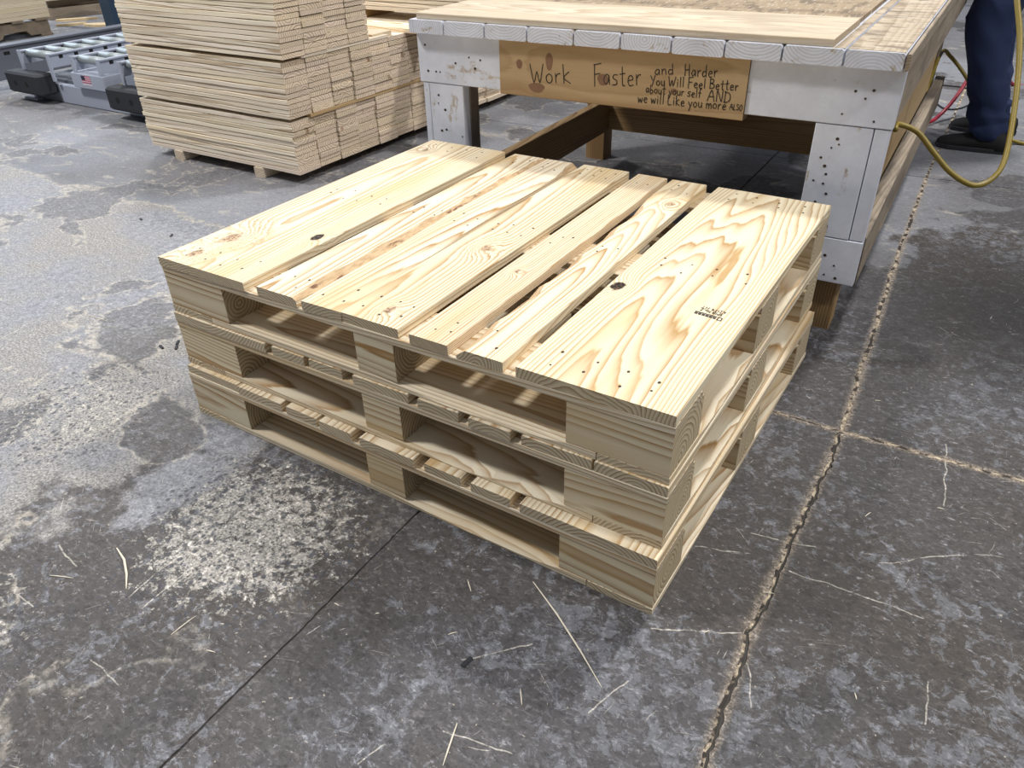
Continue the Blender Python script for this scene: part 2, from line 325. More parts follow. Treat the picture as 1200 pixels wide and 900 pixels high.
    pits = k.ma('MAXIMUM', pits, k.ma('SUBTRACT', 1, k.ss(k.vor(P, 95), .20, .28))); c = k.mix(k.ma('MULTIPLY', k.ma('MULTIPLY', pits, k.ss(sp, .1, .5)), .85), c, srgb(74, 74, 80))
    # dark stains; the large east spot paints shade into the floor colour
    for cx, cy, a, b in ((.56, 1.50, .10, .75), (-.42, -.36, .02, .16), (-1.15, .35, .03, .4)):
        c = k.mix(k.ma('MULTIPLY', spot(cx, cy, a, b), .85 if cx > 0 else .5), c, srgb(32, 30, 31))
    # scratches in several directions
    scr = None
    for ang, st, lo in ((22, 9, .665), (-38, 8, .68), (78, 12, .68), (50, 14, .69)):
        ca, sa = math.cos(R(ang)), math.sin(R(ang))
        u_ = k.ma('ADD', k.ma('MULTIPLY', p[0], ca), k.ma('MULTIPLY', p[1], sa)); v_ = k.ma('SUBTRACT', k.ma('MULTIPLY', p[1], ca), k.ma('MULTIPLY', p[0], sa))
        v_ = k.ma('ADD', v_, k.ma('MULTIPLY', n_mid, .03))
        s = k.ss(k.noise(k.cxyz(k.ma('MULTIPLY', u_, st), k.ma('MULTIPLY', v_, 230), ang), 1, 3, .6), lo, lo + .05)
        scr = s if scr is None else k.ma('MAXIMUM', scr, s)
    scr = k.ma('MULTIPLY', scr, k.ss(k.noise(k.vm('ADD', P, (5, 2, 0)), 7, 3), .45, .6)); c = k.mix(k.ma('MULTIPLY', scr, .7), c, srgb(190, 184, 176))
    # single long gouges, and pale chipped shoulders along the open joints
    def seg_d(a, b, vec):
        d = (b[0] - a[0], b[1] - a[1], 0); L2 = d[0] ** 2 + d[1] ** 2; q = k.vm('SUBTRACT', vec, (a[0], a[1], 0))
        t = k.ma('MULTIPLY', k.vm('DOT_PRODUCT', q, d), 1 / L2, clamp=True); return k.vm('LENGTH', k.vm('SUBTRACT', q, k.vm('SCALE', d, None, t)))
    Pf = k.vm('ADD', k.vm('MULTIPLY', P, (1, 1, 0)), k.vm('MULTIPLY', k.vm('SUBTRACT', k.noise(P, 9, 3, .6, 0, True), (.5, .5, .5)), (.028, .028, 0)))
    gd = None
    for a_x, a_y, b_x, b_y in [(-0.847, -0.283, -0.841, -0.486), (-0.796, -0.372, -0.798, -0.49), (0.188, 0.199, 0.418, 0.204), (0.021, -0.059, 0.167, 0.017), (0.327, 0.301, 0.462, 0.406), (0.389, 0.76, 0.415, 0.53), (0.213, 0.285, 0.096, 0.257), (-2.03, -0.07, -2.064, 0.067), (-0.776, -0.602, -0.693, -0.611), (-1.039, -0.591, -0.973, -0.592), (-0.182, -0.398, -0.07, -0.379), (-0.259, -0.508, -0.242, -0.459), (-0.23, -0.283, -0.143, -0.191), (-0.003, -0.257, 0.025, -0.173), (0.017, 0.17, 0.109, 0.203), (0.172, -0.014, 0.212, -0.12), (0.449, -0.012, 0.442, 0.07), (-1.081, -0.476, -0.997, -0.492)]:
        d = seg_d((a_x, a_y), (b_x, b_y), Pf); gd = d if gd is None else k.ma('MINIMUM', gd, d)
    c = k.mix(k.ma('MULTIPLY', k.ma('SUBTRACT', 1, k.ss(gd, .0006, .0017)), k.ma('MULTIPLY', k.ss(n_fine, .36, .52), .75)), c, srgb(194, 188, 178))
    jd = None
    for a, b in (((.186, -.3), (.165, .03)), ((.165, .03), (.178, .69)), ((.178, .69), (.13, 1.7)), ((.13, 1.7), (.096, 2.7)), ((.178, .69), (.56, .702)), ((.56, .702), (3, .71)), ((.0, .69), (.178, .69))):
        d = seg_d(a, b, k.vm('MULTIPLY', P, (1, 1, 0))); jd = d if jd is None else k.ma('MINIMUM', jd, d)
    jm = k.ma('SUBTRACT', 1, k.ss(k.ma('ADD', jd, k.ma('MULTIPLY', n_fine, .030)), .016, .034)); c = k.mix(k.ma('MULTIPLY', jm, .75), c, k.mix(k.ss(n_grit, .4, .6), srgb(112, 100, 90), srgb(178, 164, 146)))
    wq1 = k.ma('MULTIPLY_ADD', west, -.35, .6); wq2 = k.ma('MULTIPLY_ADD', west, -.35, .65)
    # grit: pale and dark flecks everywhere, stretched a little by traffic
    Pt = k.vm('MULTIPLY', P, (1, 1.5, 1)); g1 = k.noise(Pt, 58, 6, .72, .3); g2 = k.noise(k.vm('ADD', Pt, (7, 3, 0)), 75, 6, .7); g3 = k.noise(k.vm('ADD', Pt, (1, 9, 0)), 24, 7, .72, .4)
    c = k.mix(k.ma('MULTIPLY', k.ss(g1, .52, .60), wq1), c, k.vm('MULTIPLY', c, (2.1, 2.1, 2.15)))
    c = k.mix(k.ma('MULTIPLY', k.ss(g2, .52, .60), wq2), c, k.vm('SCALE', c, None, .5))
    c = k.mix(k.ma('MULTIPLY', k.ss(g3, .53, .60), wq2), c, k.vm('SCALE', c, None, .6))
    fk = k.ss(k.noise(P, 95, 3, .6), .68, .72); c = k.mix(k.ma('MULTIPLY', fk, .8), c, pale)
    c = k.vm('SCALE', c, None, k.ma('MULTIPLY', k.ma('MULTIPLY_ADD', n_grit, .9, .56), k.ma('MULTIPLY_ADD', k.ss(p[0], -.2, .35), -.14, 1)))  # floor colour also darkens smoothly towards the east
    k.put(k.b.inputs['Base Color'], c)
    k.put(k.b.inputs['Roughness'], k.ma('MULTIPLY_ADD', n_fine, .3, .45)); k.b.inputs['Specular IOR Level'].default_value = .35
    k.bump(k.ma('ADD', k.ma('MULTIPLY', n_fine, 1.0), k.ma('ADD', k.ma('MULTIPLY', n_grit, .5), k.ma('MULTIPLY', sv, .4))), .003, .55)
    return k.m
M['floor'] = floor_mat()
floor = link('floor', mesh('floor', [(-16, -8, -.03), (12, -8, -.03), (12, 16, -.03), (-16, 16, -.03), (-16, -8, -.003), (12, -8, -.003), (12, 16, -.003), (-16, 16, -.003)], [(3, 2, 1, 0), (4, 5, 6, 7), (0, 1, 5, 4), (1, 2, 6, 5), (2, 3, 7, 6), (3, 0, 4, 7)]), None, mats=('joint_dark',), kind='structure')
def jline(a, b, gap, step, amp, seed):
    """two chipped edges of one joint from a to b"""
    rr = random.Random(seed); a = Vector(a); b = Vector(b); n = max(2, int((b - a).length / step)); d = (b - a).normalized(); s = Vector((-d.y, d.x)); L = []; Q = []; dr = 0
    for i in range(n + 1):
        p = a.lerp(b, i / n); dr = dr * .90 + rr.uniform(-amp, amp) * .75
        if i in (0, n): dr = 0
        g = gap * rr.uniform(.5, 1.1); g2_ = gap * rr.uniform(.5, 1.35); L.append(p + s * (dr + g)); Q.append(p + s * (dr - g2_))
    return L, Q
# joints: two running away from the camera, two across
fine = .011
def path(pts, gap, amp, seed):
    Ls, Qs = [], []
    for i in range(len(pts) - 1):
        far = max(abs(pts[i][1]), abs(pts[i + 1][1])) > 5 or max(abs(pts[i][0]), abs(pts[i + 1][0])) > 3
        L, Q = jline(pts[i], pts[i + 1], gap, .25 if far else fine, amp, seed + i); Ls += L[(1 if i else 0):]; Qs += Q[(1 if i else 0):]
    return Ls, Qs
jA = path([(-.48, -8), (-.507, -.8), (-.515, -.06), (-.52, .69)], .0024, .0012, 1); jA2 = path([(-.52, .69), (-.55, 2.70)], .0042, .0012, 3); jA3 = path([(-.55, 2.70), (-.62, 16)], .0045, .001, 4)
jB = path([(.22, -8), (.186, -.3), (.165, .03), (.178, .69)], .0058, .0034, 5); jB2 = path([(.178, .69), (.13, 1.7), (.096, 2.70)], .0058, .0030, 9); jB3 = path([(.096, 2.70), (-.1, 16)], .006, .002, 13)
hB = path([(-.52, .69), (.178, .69)], .0028, .0016, 21); hC = path([(.178, .69), (.56, .702), (12, .76)], .0045, .0022, 22)
hB2 = path([(-.55, 2.70), (.096, 2.70)], .0032, .0015, 25); hC2 = path([(.096, 2.70), (.5, 2.72), (12, 2.9)], .0032, .0015, 26); hA2 = path([(-16, 2.3), (-3, 2.6), (-.55, 2.70)], .003, .0015, 28)
rv = lambda l: list(reversed(l))
def slab(loop, seed):
    # outline is counter clockwise; neighbouring repeats are dropped
    pts = []
    for q in loop:
        if not pts or (pts[-1] - q).length > 1e-4: pts.append(q)
    n = len(pts); xs = [p.x for p in pts]; ys = [p.y for p in pts]
    inner = [Vector((x, y)) for x in (-13, -9, -6, -4, -2.5, -1.5, -.9, -.3, -.05, .4, .8, 1.5, 3, 6, 9) for y in (-6, -4, -2, -1, -.4, 0, .3, 1, 1.6, 2.2, 3.2, 4, 6, 9, 12) if min(xs) < x < max(xs) and min(ys) + .05 < y < max(ys) - .05]
    vv, _, ff, *_r = delaunay_2d_cdt(pts + inner, [(i, (i + 1) % n) for i in range(n)], [], 1, 1e-5)
    vs = [(p.x, p.y, 0) for p in vv]; base = len(vs); fs = [tuple(f) if (vv[f[1]] - vv[f[0]]).cross(vv[f[2]] - vv[f[0]]) > 0 else tuple(f)[::-1] for f in ff]
    vs += [(p.x, p.y, 0) for p in pts] + [(p.x, p.y, -.004) for p in pts]; fs += [(base + i, base + n + i, base + n + (i + 1) % n, base + (i + 1) % n) for i in range(n)]
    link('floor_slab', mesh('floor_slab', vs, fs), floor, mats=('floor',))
V2 = lambda *a: Vector(a)
# path() returns (left side, right side) in its running direction
slab([V2(-16, -8)] + jA[0] + rv(hA2[1])[:0] + jA2[0][:-1] + rv(hA2[1]), 1)          # west, near
slab(hA2[0] + jA3[0] + [V2(-16, 16)], 2)                                             # west, far
slab(jA[1][:1] + rv(jA[1])[:0] + jB[0][:] + rv(hB[1]) + rv(jA[1])[:-1], 3)           # middle, near
slab(hB[0] + jB2[0] + rv(hB2[1]) + rv(jA2[1])[1:-1], 4)                              # middle
slab(hB2[0] + jB3[0] + rv(jA3[1]), 5)                                                # middle, far
slab([V2(12, -8)] + hC[1][::-1] + rv(jB[1]), 6)                                      # east, near
slab(hC[0] + hC2[1][::-1] + rv(jB2[1])[1:-1], 7)                                     # east
slab(hC2[0] + [V2(12, 16)] + rv(jB3[1]), 8)                                          # east, far

M['wall'] = plain('painted_block_wall', srgb(170, 172, 174), .8, 0, .001, 20, .1)
for nm, a_, b_ in (('wall_back', (-16, 16, -.03), (12, 16.2, 7)), ('wall_left', (-16.2, -8, -.03), (-16, 16, 7)), ('wall_right', (12, -8, -.03), (12.2, 16, 7)), ('wall_front', (-16, -8.2, -.03), (12, -8, 7))):
    MB().box(a_, b_).put(nm, 'wall', kind='structure')
# pale crumbs packed into the joints, a strip under each
def filler(side_a, side_b, z, lo=0.0, hi=1.0):
    fb = MB(); n = min(len(side_a), len(side_b)); vs = []; fs = []
    for i in range(n):
        a, b = side_a[i], side_b[i]; p, q = a.lerp(b, lo - (.02 if lo == 0 else 0)), a.lerp(b, hi)
        vs += [(p.x, p.y, z), (q.x, q.y, z), (q.x, q.y, -.0035), (p.x, p.y, -.0035)]
        if i: b0 = (i - 1) * 4; fs += [(b0, b0 + 1, b0 + 5, b0 + 4), (b0 + 1, b0 + 2, b0 + 6, b0 + 5), (b0 + 3, b0, b0 + 4, b0 + 7)]
    fb.add(vs, fs); fb.put('joint_filler', 'chips', floor)
filler(jB[0], jB[1], -.0016, 0, .5); filler(jB2[0], jB2[1], -.0008); filler(jB3[0], jB3[1], -.001); filler(hC[0], hC[1], -.0004); filler(hB[0], hB[1], -.0005); filler(hC2[0], hC2[1], -.0015, 0, .5)

# ------------------------------------------------------------------ the three pallets
PX, PY = 1.219, 1.016
TB, TBl, TS, TD = .0157, .085, .016, .021
PH = TB + TBl + TS + TD
def nails(parent, pts, z, r=.0026):
    b = MB()
    for x, y in pts:
        a0 = rnd.uniform(0, 1); rr = r * rnd.uniform(.75, 1.15); ring = [(x + rr * math.cos(a0 + i * math.pi / 3) * 1.3, y + rr * math.sin(a0 + i * math.pi / 3)) for i in range(6)]
        b.add([(q[0], q[1], z) for q in ring] + [(q[0], q[1], z + .0005) for q in ring], [tuple(range(6, 12))] + [(i, (i + 1) % 6, 6 + (i + 1) % 6, 6 + i) for i in range(6)])
    b.put('nail_heads', 'nail', parent, kind='stuff')
def pallet(label, loc, rz, deck, seed, special=None):
    rr = random.Random(seed)
    root = link('pallet', None, loc=loc, rot=(0, 0, rz)); tag(root, label, 'pallet', 'pallets in the stack')
    x0, y0 = -PX, 0.0                                  # local origin: front right corner on the ground
    # bottom boards: two runners along the deck boards, three boards between them
    wb = .13
    for xa, xb in ((-PX, -PX + wb), (-PX / 2 - .05, -PX / 2 + .05), (-wb, 0)):
        mid = xa > -PX and xb < 0
        for ya, yb in (((0, PY),) if not mid else ((.135, PY / 2 - .07), (PY / 2 + .07, PY - .135))):
            o = link('bottom_board', board_mesh('bottom_board', yb - ya, xb - xa, TB, rr.randrange(999), 16, .0014, wane=((3 if False else 0, .14, .40, .012, .008), (0, .60, .86, .012, .008)) if xb == 0 else ()), root, ((xa + xb) / 2, (ya + yb) / 2, TB / 2), (0, 0, R(-90)), ('pine', 'pine'))
            grain(o, amp=.02, r=rr, tone=rr.uniform(.92, 1.02))
    for ya, yb, f in ((0, .135, 1), (PY / 2 - .0675, PY / 2 + .0675, 0), (PY - .135, PY, -1)):
        o = link('bottom_board', board_mesh('bottom_board', PX - 2 * wb - .003, yb - ya, TB, rr.randrange(999), 18, .0014, wane=((1, .10, .435, .024, .011), (1, .565, .90, .024, .011)) if f == 1 else (), wob=.0), root, (-PX / 2, (ya + yb) / 2, TB / 2), (0, 0, 0), ('pine', 'pine'))
        grain(o, amp=.03, r=rr, tone=rr.uniform(.90, 1.0))
    for xa, xb in ((-PX, -PX + .192), (-.655, -.556), (-.19, 0)):
        for ya in (0, PY / 2 - .0675, PY - .135):
            j = [rr.uniform(-.002, .002) for _ in range(3)]
            o = link('block', board_mesh('block', xb - xa - .002, .133, TBl, rr.randrange(999), 2, .0012), root, ((xa + xb) / 2 + j[0] * .4, ya + .0675 + j[1] * .3, TB + TBl / 2), (0, 0, j[2] * .5), ('pine', 'bark'))
            grain(o, (rr.uniform(-.06, .06), rr.uniform(-.06, .06)), .012, rr.uniform(-.1, .1), rr.uniform(.7, 1.1), rr.uniform(.88, 1.0), (1, .98, .92), rr)
    for ya in (0, PY / 2 - .06, PY - .12):
        o = link('stringer_board', board_mesh('stringer_board', PX, .12, TS, rr.randrange(999), 6, .0012), root, (-PX / 2, ya + .06, TB + TBl + TS / 2), (0, 0, 0), ('pine', 'bark'))
        grain(o, amp=.02, r=rr, tone=rr.uniform(.9, 1.0))
    zt = TB + TBl + TS + TD / 2
    for i, (xa, xb) in enumerate(deck):
        sp = (special or {}).get(i, {})
        ln = PY + rr.uniform(-.004, .003); cx, cy = (xa + xb) / 2, PY / 2 + rr.uniform(-.002, .002)
        o = link('deck_board', board_mesh('deck_board', ln, xb - xa - .001, TD, sp.get('seed', rr.randrange(999)), 24 if sp else 6, .0016, wob=sp.get('wob', 0), wane=sp.get('wane', ())), root, (cx, cy, zt), (0, 0, R(90) + sp.get('yaw', 0)), ('pine', 'bark'))
        grain(o, sp.get('pith'), sp.get('amp', .02), sp.get('slope'), sp.get('fm', 1.0), sp.get('tone', rr.uniform(.94, 1.03)), sp.get('tint', (1, 1, 1)), rr)
        loc_ = lambda X, Y: (Y - cy, -(X - cx))
        for nm, q in sp.get('knots', {}).items(): o[nm] = [*loc_(q[0], q[1]), q[2]]
        if special:
            pts = []
            n = 2 if xb - xa < .12 else (3 if xb - xa < .2 else 4)
            for yy in (.06, PY / 2, PY - .06):
                for j in range(n):
                    t = (j + .5) / n
                    for s in ((-1, 1) if n > 2 or rr.random() < .5 else (rr.choice((-1, 1)),)):
                        pts.append(loc_(xa + (xb - xa) * (t * .84 + .08) + rr.uniform(-.008, .008), yy + s * .022 + rr.uniform(-.01, .01)))
            nails(o, pts, TD / 2 - .0001)
    return root
P3 = [(-1.219, -1.043), (-1.040, -.898), (-.882, -.789), (-.781, -.688), (-.666, -.522), (-.497, -.407), (-.385, -.294), (-.274, 0)]
P2 = [(-1.219, -.921), (-.902, -.807), (-.795, -.702), (-.673, -.531), (-.509, -.413), (-.390, -.298), (-.278, -.138), (-.134, 0)]
P1 = [(-1.219, -.945), (-.910, -.798), (-.793, -.690), (-.682, -.540), (-.513, -.426), (-.412, -.314), (-.287, 0)]
lowest = pallet('lowest pine block pallet of the stack, resting on the concrete floor', (.007, -.032, 0), -.0124, P3, 11)
middle = pallet('middle pine block pallet of the stack, held between two other pallets', (.002, -.006, PH), -.002, P2, 12)
SP = {
    0: dict(pith=(.03, -.14), amp=.022, slope=.012, fm=1.25, tone=1.0, tint=(1, .995, .97), knots=dict(knot_a=(-1.155, .152, .024), knot_b=(-1.158, .052, .017), hole=(-.979, .252, .013), knot_c=(-1.171, .917, .012))),
    1: dict(pith=(.03, -.10), amp=.03, slope=.03, fm=1.2, tone=1.0, wane=((1, .0, 1.0, .020, .012),), wob=.002),
    2: dict(pith=(-.05, -.12), amp=.03, slope=.02, fm=1.25, tone=1.0, tint=(.99, .99, 1.0), wane=((1, -.1, .14, .016, .012), (1, .93, 1.1, .016, .014)), wob=.0025, yaw=.02),
    3: dict(pith=(.06, -.10), amp=.025, slope=.02, fm=1.2, tone=.98, tint=(1, .99, .95), knots=dict(knot_a=(-.600, .388, .016), knot_b=(-.602, .055, .012))),
    4: dict(pith=(.15, -.25), amp=.004, slope=.0, fm=2.2, tone=.96, tint=(1, .965, .93), knots=dict(knot_a=(-.478, .32, .007))),
    5: dict(pith=(.0, -.045), amp=.13, slope=.02, fm=1.15, tone=1.02, tint=(1.0, .99, .96), wane=((0, -.1, .80, .020, .015),), yaw=.004, knots=dict(knot_a=(-.345, .835, .012))),
    6: dict(pith=(.01, -.075), amp=.115, slope=.045, fm=.95, tone=1.02, tint=(1.0, .985, .93), knots=dict(hole=(-.266, .359, .014))),
}
top = pallet('topmost pine block pallet of the stack, its wide end board ink-stamped', (0, 0, 2 * PH), 0, P1, 13, SP)

# ------------------------------------------------------------------ strokes for handwriting and stamps
G = {
 'W': (.9, [[(0, 1), (.2, 0), (.45, .6), (.62, 0), (.9, 1)]]), 'o': (.45, [[(.22, .5), (.03, .35), (.05, .1), (.22, 0), (.4, .12), (.4, .38), (.22, .5)]]),
 'r': (.38, [[(.05, .5), (.07, 0)], [(.07, .3), (.2, .47), (.36, .5)]]), 'k': (.5, [[(.05, 1), (.07, 0)], [(.42, .62), (.08, .3), (.5, 0)]]),
 'F': (.6, [[(.1, 1), (.06, -.1)], [(.05, .98), (.6, 1.05)], [(.08, .5), (.5, .55)]]), 'a': (.48, [[(.4, .45), (.2, .5), (.03, .25), (.15, 0), (.38, .2), (.4, .45), (.45, 0)]]),
 's': (.42, [[(.4, .5), (.15, .5), (.08, .34), (.35, .22), (.32, .03), (.02, 0)]]), 't': (.4, [[(.2, .9), (.2, .05), (.36, 0)], [(0, .55), (.4, .6)]]),
 'e': (.45, [[(.05, .25), (.4, .32), (.32, .5), (.12, .45), (.05, .2), (.18, 0), (.42, .05)]]), 'n': (.46, [[(.05, .5), (.06, 0)], [(.06, .3), (.25, .5), (.38, .4), (.42, 0)]]),
 'd': (.5, [[(.4, .4), (.15, .45), (.03, .2), (.18, 0), (.4, .15)], [(.42, 1), (.42, 0)]]), 'H': (.6, [[(.06, 1), (.05, 0)], [(.5, 1), (.52, 0)], [(.05, .5), (.52, .52)]]),
 'Y': (.6, [[(0, .95), (.25, .5)], [(.55, 1), (.2, -.15)]]), 'u': (.46, [[(.04, .5), (.06, .12), (.22, 0), (.4, .15), (.42, .5)], [(.42, .5), (.44, 0)]]),
 'i': (.2, [[(.1, .5), (.1, 0)], [(.1, .7), (.1, .76)]]), 'l': (.2, [[(.1, 1), (.1, 0)]]), 'B': (.6, [[(.08, 1), (.06, 0)], [(.06, .98), (.45, .9), (.42, .6), (.1, .52), (.55, .4), (.5, .06), (.05, 0)]]),
 'b': (.48, [[(.06, 1), (.06, 0), (.3, 0), (.42, .2), (.3, .42), (.07, .35)]]), 'y': (.48, [[(.03, .5), (.2, .1)], [(.45, .5), (.1, -.4)]]), 'f': (.4, [[(.4, .95), (.2, .9), (.16, 0)], [(0, .5), (.38, .52)]]),
 'A': (.7, [[(0, 0), (.35, 1), (.68, 0)], [(.1, .38), (.62, .42)]]), 'N': (.65, [[(.05, 0), (.08, 1), (.55, .02), (.6, 1)]]), 'D': (.65, [[(.08, 1), (.06, 0)], [(.0, .98), (.5, .8), (.58, .3), (.3, .02), (0, 0)]]),
 'w': (.62, [[(.02, .5), (.14, 0), (.3, .4), (.45, 0), (.6, .5)]]), 'L': (.5, [[(.06, 1), (.05, 0), (.45, .03)]]), 'm': (.7, [[(.05, .5), (.06, 0)], [(.06, .3), (.22, .5), (.34, .35), (.35, 0)], [(.35, .3), (.52, .5), (.64, .35), (.66, 0)]]),
 'S': (.5, [[(.45, .9), (.15, 1), (.05, .75), (.42, .4), (.35, .03), (.03, .05)]]), 'O': (.65, [[(.3, 1), (.04, .6), (.1, .1), (.35, 0), (.6, .4), (.5, .9), (.3, 1)]]), 'P': (.5, [[(.05, 0), (.06, 1), (.42, .9), (.42, .6), (.06, .5)]]),
 'I': (.2, [[(.1, 1), (.1, 0)]]), 'K': (.5, [[(.05, 1), (.05, 0)], [(.45, 1), (.06, .45), (.48, 0)]]), '1': (.25, [[(.02, .8), (.14, 1), (.14, 0)]]), '9': (.45, [[(.4, .7), (.2, 1), (.05, .75), (.2, .5), (.4, .7), (.35, 0)]]), '.': (.2, [[(.08, 0), (.1, .08)]]), 'T': (.5, [[(0, 1), (.5, 1)], [(.25, 1), (.25, 0)]]), '2': (.5, [[(.05, .8), (.25, 1), (.42, .75), (.05, 0), (.48, .02)]]),
}
def write(mb, text, a, b, size, width, place, thick=.0004, seed=1, jit=.04):
    """strokes of text from a to b (2D baseline ends), place maps (s, t, lift) to 3D"""
    rr = random.Random(seed); tot = sum(G[c][0] + .16 if c != ' ' else .35 for c in text); a = Vector(a); b = Vector(b); sx = (b - a).length / tot; d = (b - a).normalized(); nrm = Vector((-d.y, d.x)); pen = 0
    for c in text:
        if c == ' ': pen += .35; continue
        wd_, st = G[c]; oy = rr.uniform(-jit, jit)
        for pl in st:
            pts = [a + d * ((pen + x) * sx) + nrm * ((y + oy) * size) for x, y in pl]
            if len(pts) > 2:
                pts = [Vector((q.x, q.y)) for q in spline([(q.x, q.y, 0) for q in pts], 3)]
            for p, q in zip(pts, pts[1:]):
                e = (q - p)
                if e.length < 1e-6: continue
                e = e.normalized(); s = Vector((-e.y, e.x)) * width / 2; e = e * width * .4
                quad = [p - e - s, q + e - s, q + e + s, p - e + s]
                mb.add([place(v.x, v.y, 0) for v in quad] + [place(v.x, v.y, thick) for v in quad], [(4, 5, 6, 7), (0, 1, 5, 4), (1, 2, 6, 5), (2, 3, 7, 6), (3, 0, 4, 7)])
        pen += wd_ + .16
# ink stamp on the wide end board, read from the far side of the stack
stamp = MB(); b7 = [o for o in top.children if o.name.startswith('deck_board')][-1]
cx7, cy7 = (P1[6][0] + P1[6][1]) / 2, b7.location.y
def st_place(s, t, l): return ((t - cy7), -(s - cx7), TD / 2 + l)
def st_quad(q):
    stamp.add([st_place(x, y, l) for l in (0, .0004) for x, y in q], [(4, 5, 6, 7), (0, 1, 5, 4), (1, 2, 6, 5), (2, 3, 7, 6), (3, 0, 4, 7)])
st_quad([(-.0415, .3185), (-.0415, .3305), (-.0435, .3315), (-.0435, .3180)][::-1]); st_quad([(-.0435, .3180), (-.0435, .3205), (-.0505, .3215), (-.0505, .3190)][::-1]); st_quad([(-.0435, .3290), (-.0435, .3315), (-.0505, .3325), (-.0505, .3300)][::-1]); st_quad([(-.0485, .3190), (-.0485, .3320), (-.0505, .3325), (-.0505, .3190)][::-1])
st_quad([(-.0525, .3300), (-.0525, .3325), (-.0955, .3355), (-.0955, .3330)][::-1])
[st_quad([(-.0530 - i * .0072, .3205 + i * .0006), (-.0530 - i * .0072, .3285 + i * .0006), (-.0590 - i * .0072, .3290 + i * .0006), (-.0590 - i * .0072, .3215 + i * .0006)][::-1]) for i in range(6)]
write(stamp, 'SPIB No.2', (-.0460, .3460), (-.0900, .3490), .0085, .0013, st_place, seed=3, jit=.01)
write(stamp, 'KD19 HT', (-.0440, .3575), (-.0920, .3605), .0085, .0013, st_place, seed=4, jit=.01)
stamp.put('ink_stamp', 'stamp', b7, label='dark ink grade stamp')

# ------------------------------------------------------------------ workbench
BW = R(1.5); bench = link('workbench', None, loc=(.08, 1.132, 0), rot=(0, 0, BW))
tag(bench, 'large timber workbench with white-painted front and hand-lettered apron board', 'workbench')
U = [-1.399, -1.270, -1.127, -.986, -.840, -.702, -.560, -.421, -.280, -.138, -.006]
for i in range(10):
    timber('plank', (U[i] + .0025, -.025, .711 + rnd.uniform(-.001, .001)), (U[i + 1] - .0025, 2.25, .749), bench, 'white_wood' if i < 9 else 'white_wood', cham=.004, tone=1.0, pith=(0, .05 if i % 3 else -.05), amp=.02, fm=.9)
timber('worn_board', (U[9] + .004, -.018, .749), (U[10] - .004, 2.25, .7502), bench, 'plank_worn', cham=.0004, amp=.03, tone=.85, tint=(1, 1, 1.05))
timber('plywood_strip', (-1.375, -.012, .7495), (-.168, .340, .767), bench, 'plywood', axis=0, cham=.0015, amp=.12, pith=(0, -.2), tone=.86, tint=(1, 1, 1.04))
timber('plywood_sheet', (-1.372, .343, .7495), (-.172, 2.24, .762), bench, 'ply_worn', axis=0, cham=.0015, amp=.1, pith=(0, -.2))
timber('worn_board', (-.164, -.015, .749), (-.1405, 2.25, .7502), bench, 'plank_worn', cham=.0004, amp=.03, tone=.85, tint=(1, 1, 1.05))
timber('apron_board', (-1.388, .0, .566), (-1.090, .036, .7105), bench, 'white_wood', amp=.03)
ab = timber('apron_board', (-1.089, -.006, .558), (-.357, .034, .7105), bench, 'tan_wood', amp=.05, pith=(-.3, .02), fm=.8, tone=.86, tint=(1, 1, 1.05))
ab['knot_a'] = [-1.022 + .723, .646 - .634, .012]; 
timber('apron_board', (-.356, .0, .574), (.0, .036, .7105), bench, 'white_wood', amp=.03)
# knots on the lettered board (its face is the x-z plane) and the lettering
wr = MB(); pl = lambda s, t, l: (s + .723, -.0205 - l, t - .634)
for txt, a, b, sz, wdt in (('Work', (-.983, .600), (-.848, .609), .050, .0024), ('Faster', (-.782, .610), (-.636, .622), .052, .0024), ('and', (-.605, .652), (-.549, .657), .026, .0022), ('Harder', (-.523, .655), (-.432, .660), .028, .0022),
                           ('You Will Feel Better', (-.615, .624), (-.375, .632), .024, .0021), ('about your self', (-.627, .604), (-.470, .605), .022, .0020), ('AND', (-.455, .600), (-.390, .600), .027, .0022), ('we will Like you more', (-.648, .577), (-.400, .582), .025, .0021), ('ALSO', (-.394, .584), (-.359, .584), .014, .0017)):
    write(wr, txt, a, b, sz, wdt, pl, seed=len(txt))
wr.put('handwriting', 'ink', ab, kind='stuff', label='black handwritten marker lettering')
kn = MB()
for s, t, rx, rz in ((-1.022, .646, .010, .013), (-.924, .660, .011, .024), (-.965, .586, .026, .013), (-.756, .626, .016, .015), (-.548, .613, .009, .008)):
    ring = [(s + rx * math.cos(a) * (1 + .12 * math.sin(3 * a)), t + rz * math.sin(a)) for a in [2 * math.pi * i / 14 for i in range(14)]]
    kn.add([pl(q[0], q[1], 0) for q in ring] + [pl(q[0], q[1], .00025) for q in ring], [tuple(range(14, 28))] + [(i, (i + 1) % 14, 14 + (i + 1) % 14, 14 + i) for i in range(14)])
M['knot'] = plain('brown_knot', srgb(124, 92, 68), .7, 0, .0005, 120, .35)
kn.put('knots', 'knot', ab, kind='stuff')
# front legs
timber('leg_board', (-1.380, .002, .02), (-1.357, .036, .564), bench, 'white_wood', amp=.02)
timber('leg_board', (-1.355, .0, .02), (-1.228, .036, .564), bench, 'white_wood', amp=.02)
timber('leg_post', (-1.36, .037, 0), (-1.226, .085, .705), bench, 'grey_wood', amp=.02, tone=.6)
timber('leg_board', (-.176, .0, .288), (-.040, .036, .572), bench, 'white_wood', amp=.02)
timber('leg_board', (-.038, .002, .288), (-.003, .036, .572), bench, 'white_wood', amp=.02)
timber('leg_board', (-.176, .0, .160), (-.003, .036, .285), bench, 'white_wood', axis=0, amp=.02)
timber('leg_post', (-.135, .037, 0), (-.042, .125, .705), bench, 'brown_wood', amp=.02, tone=.9)
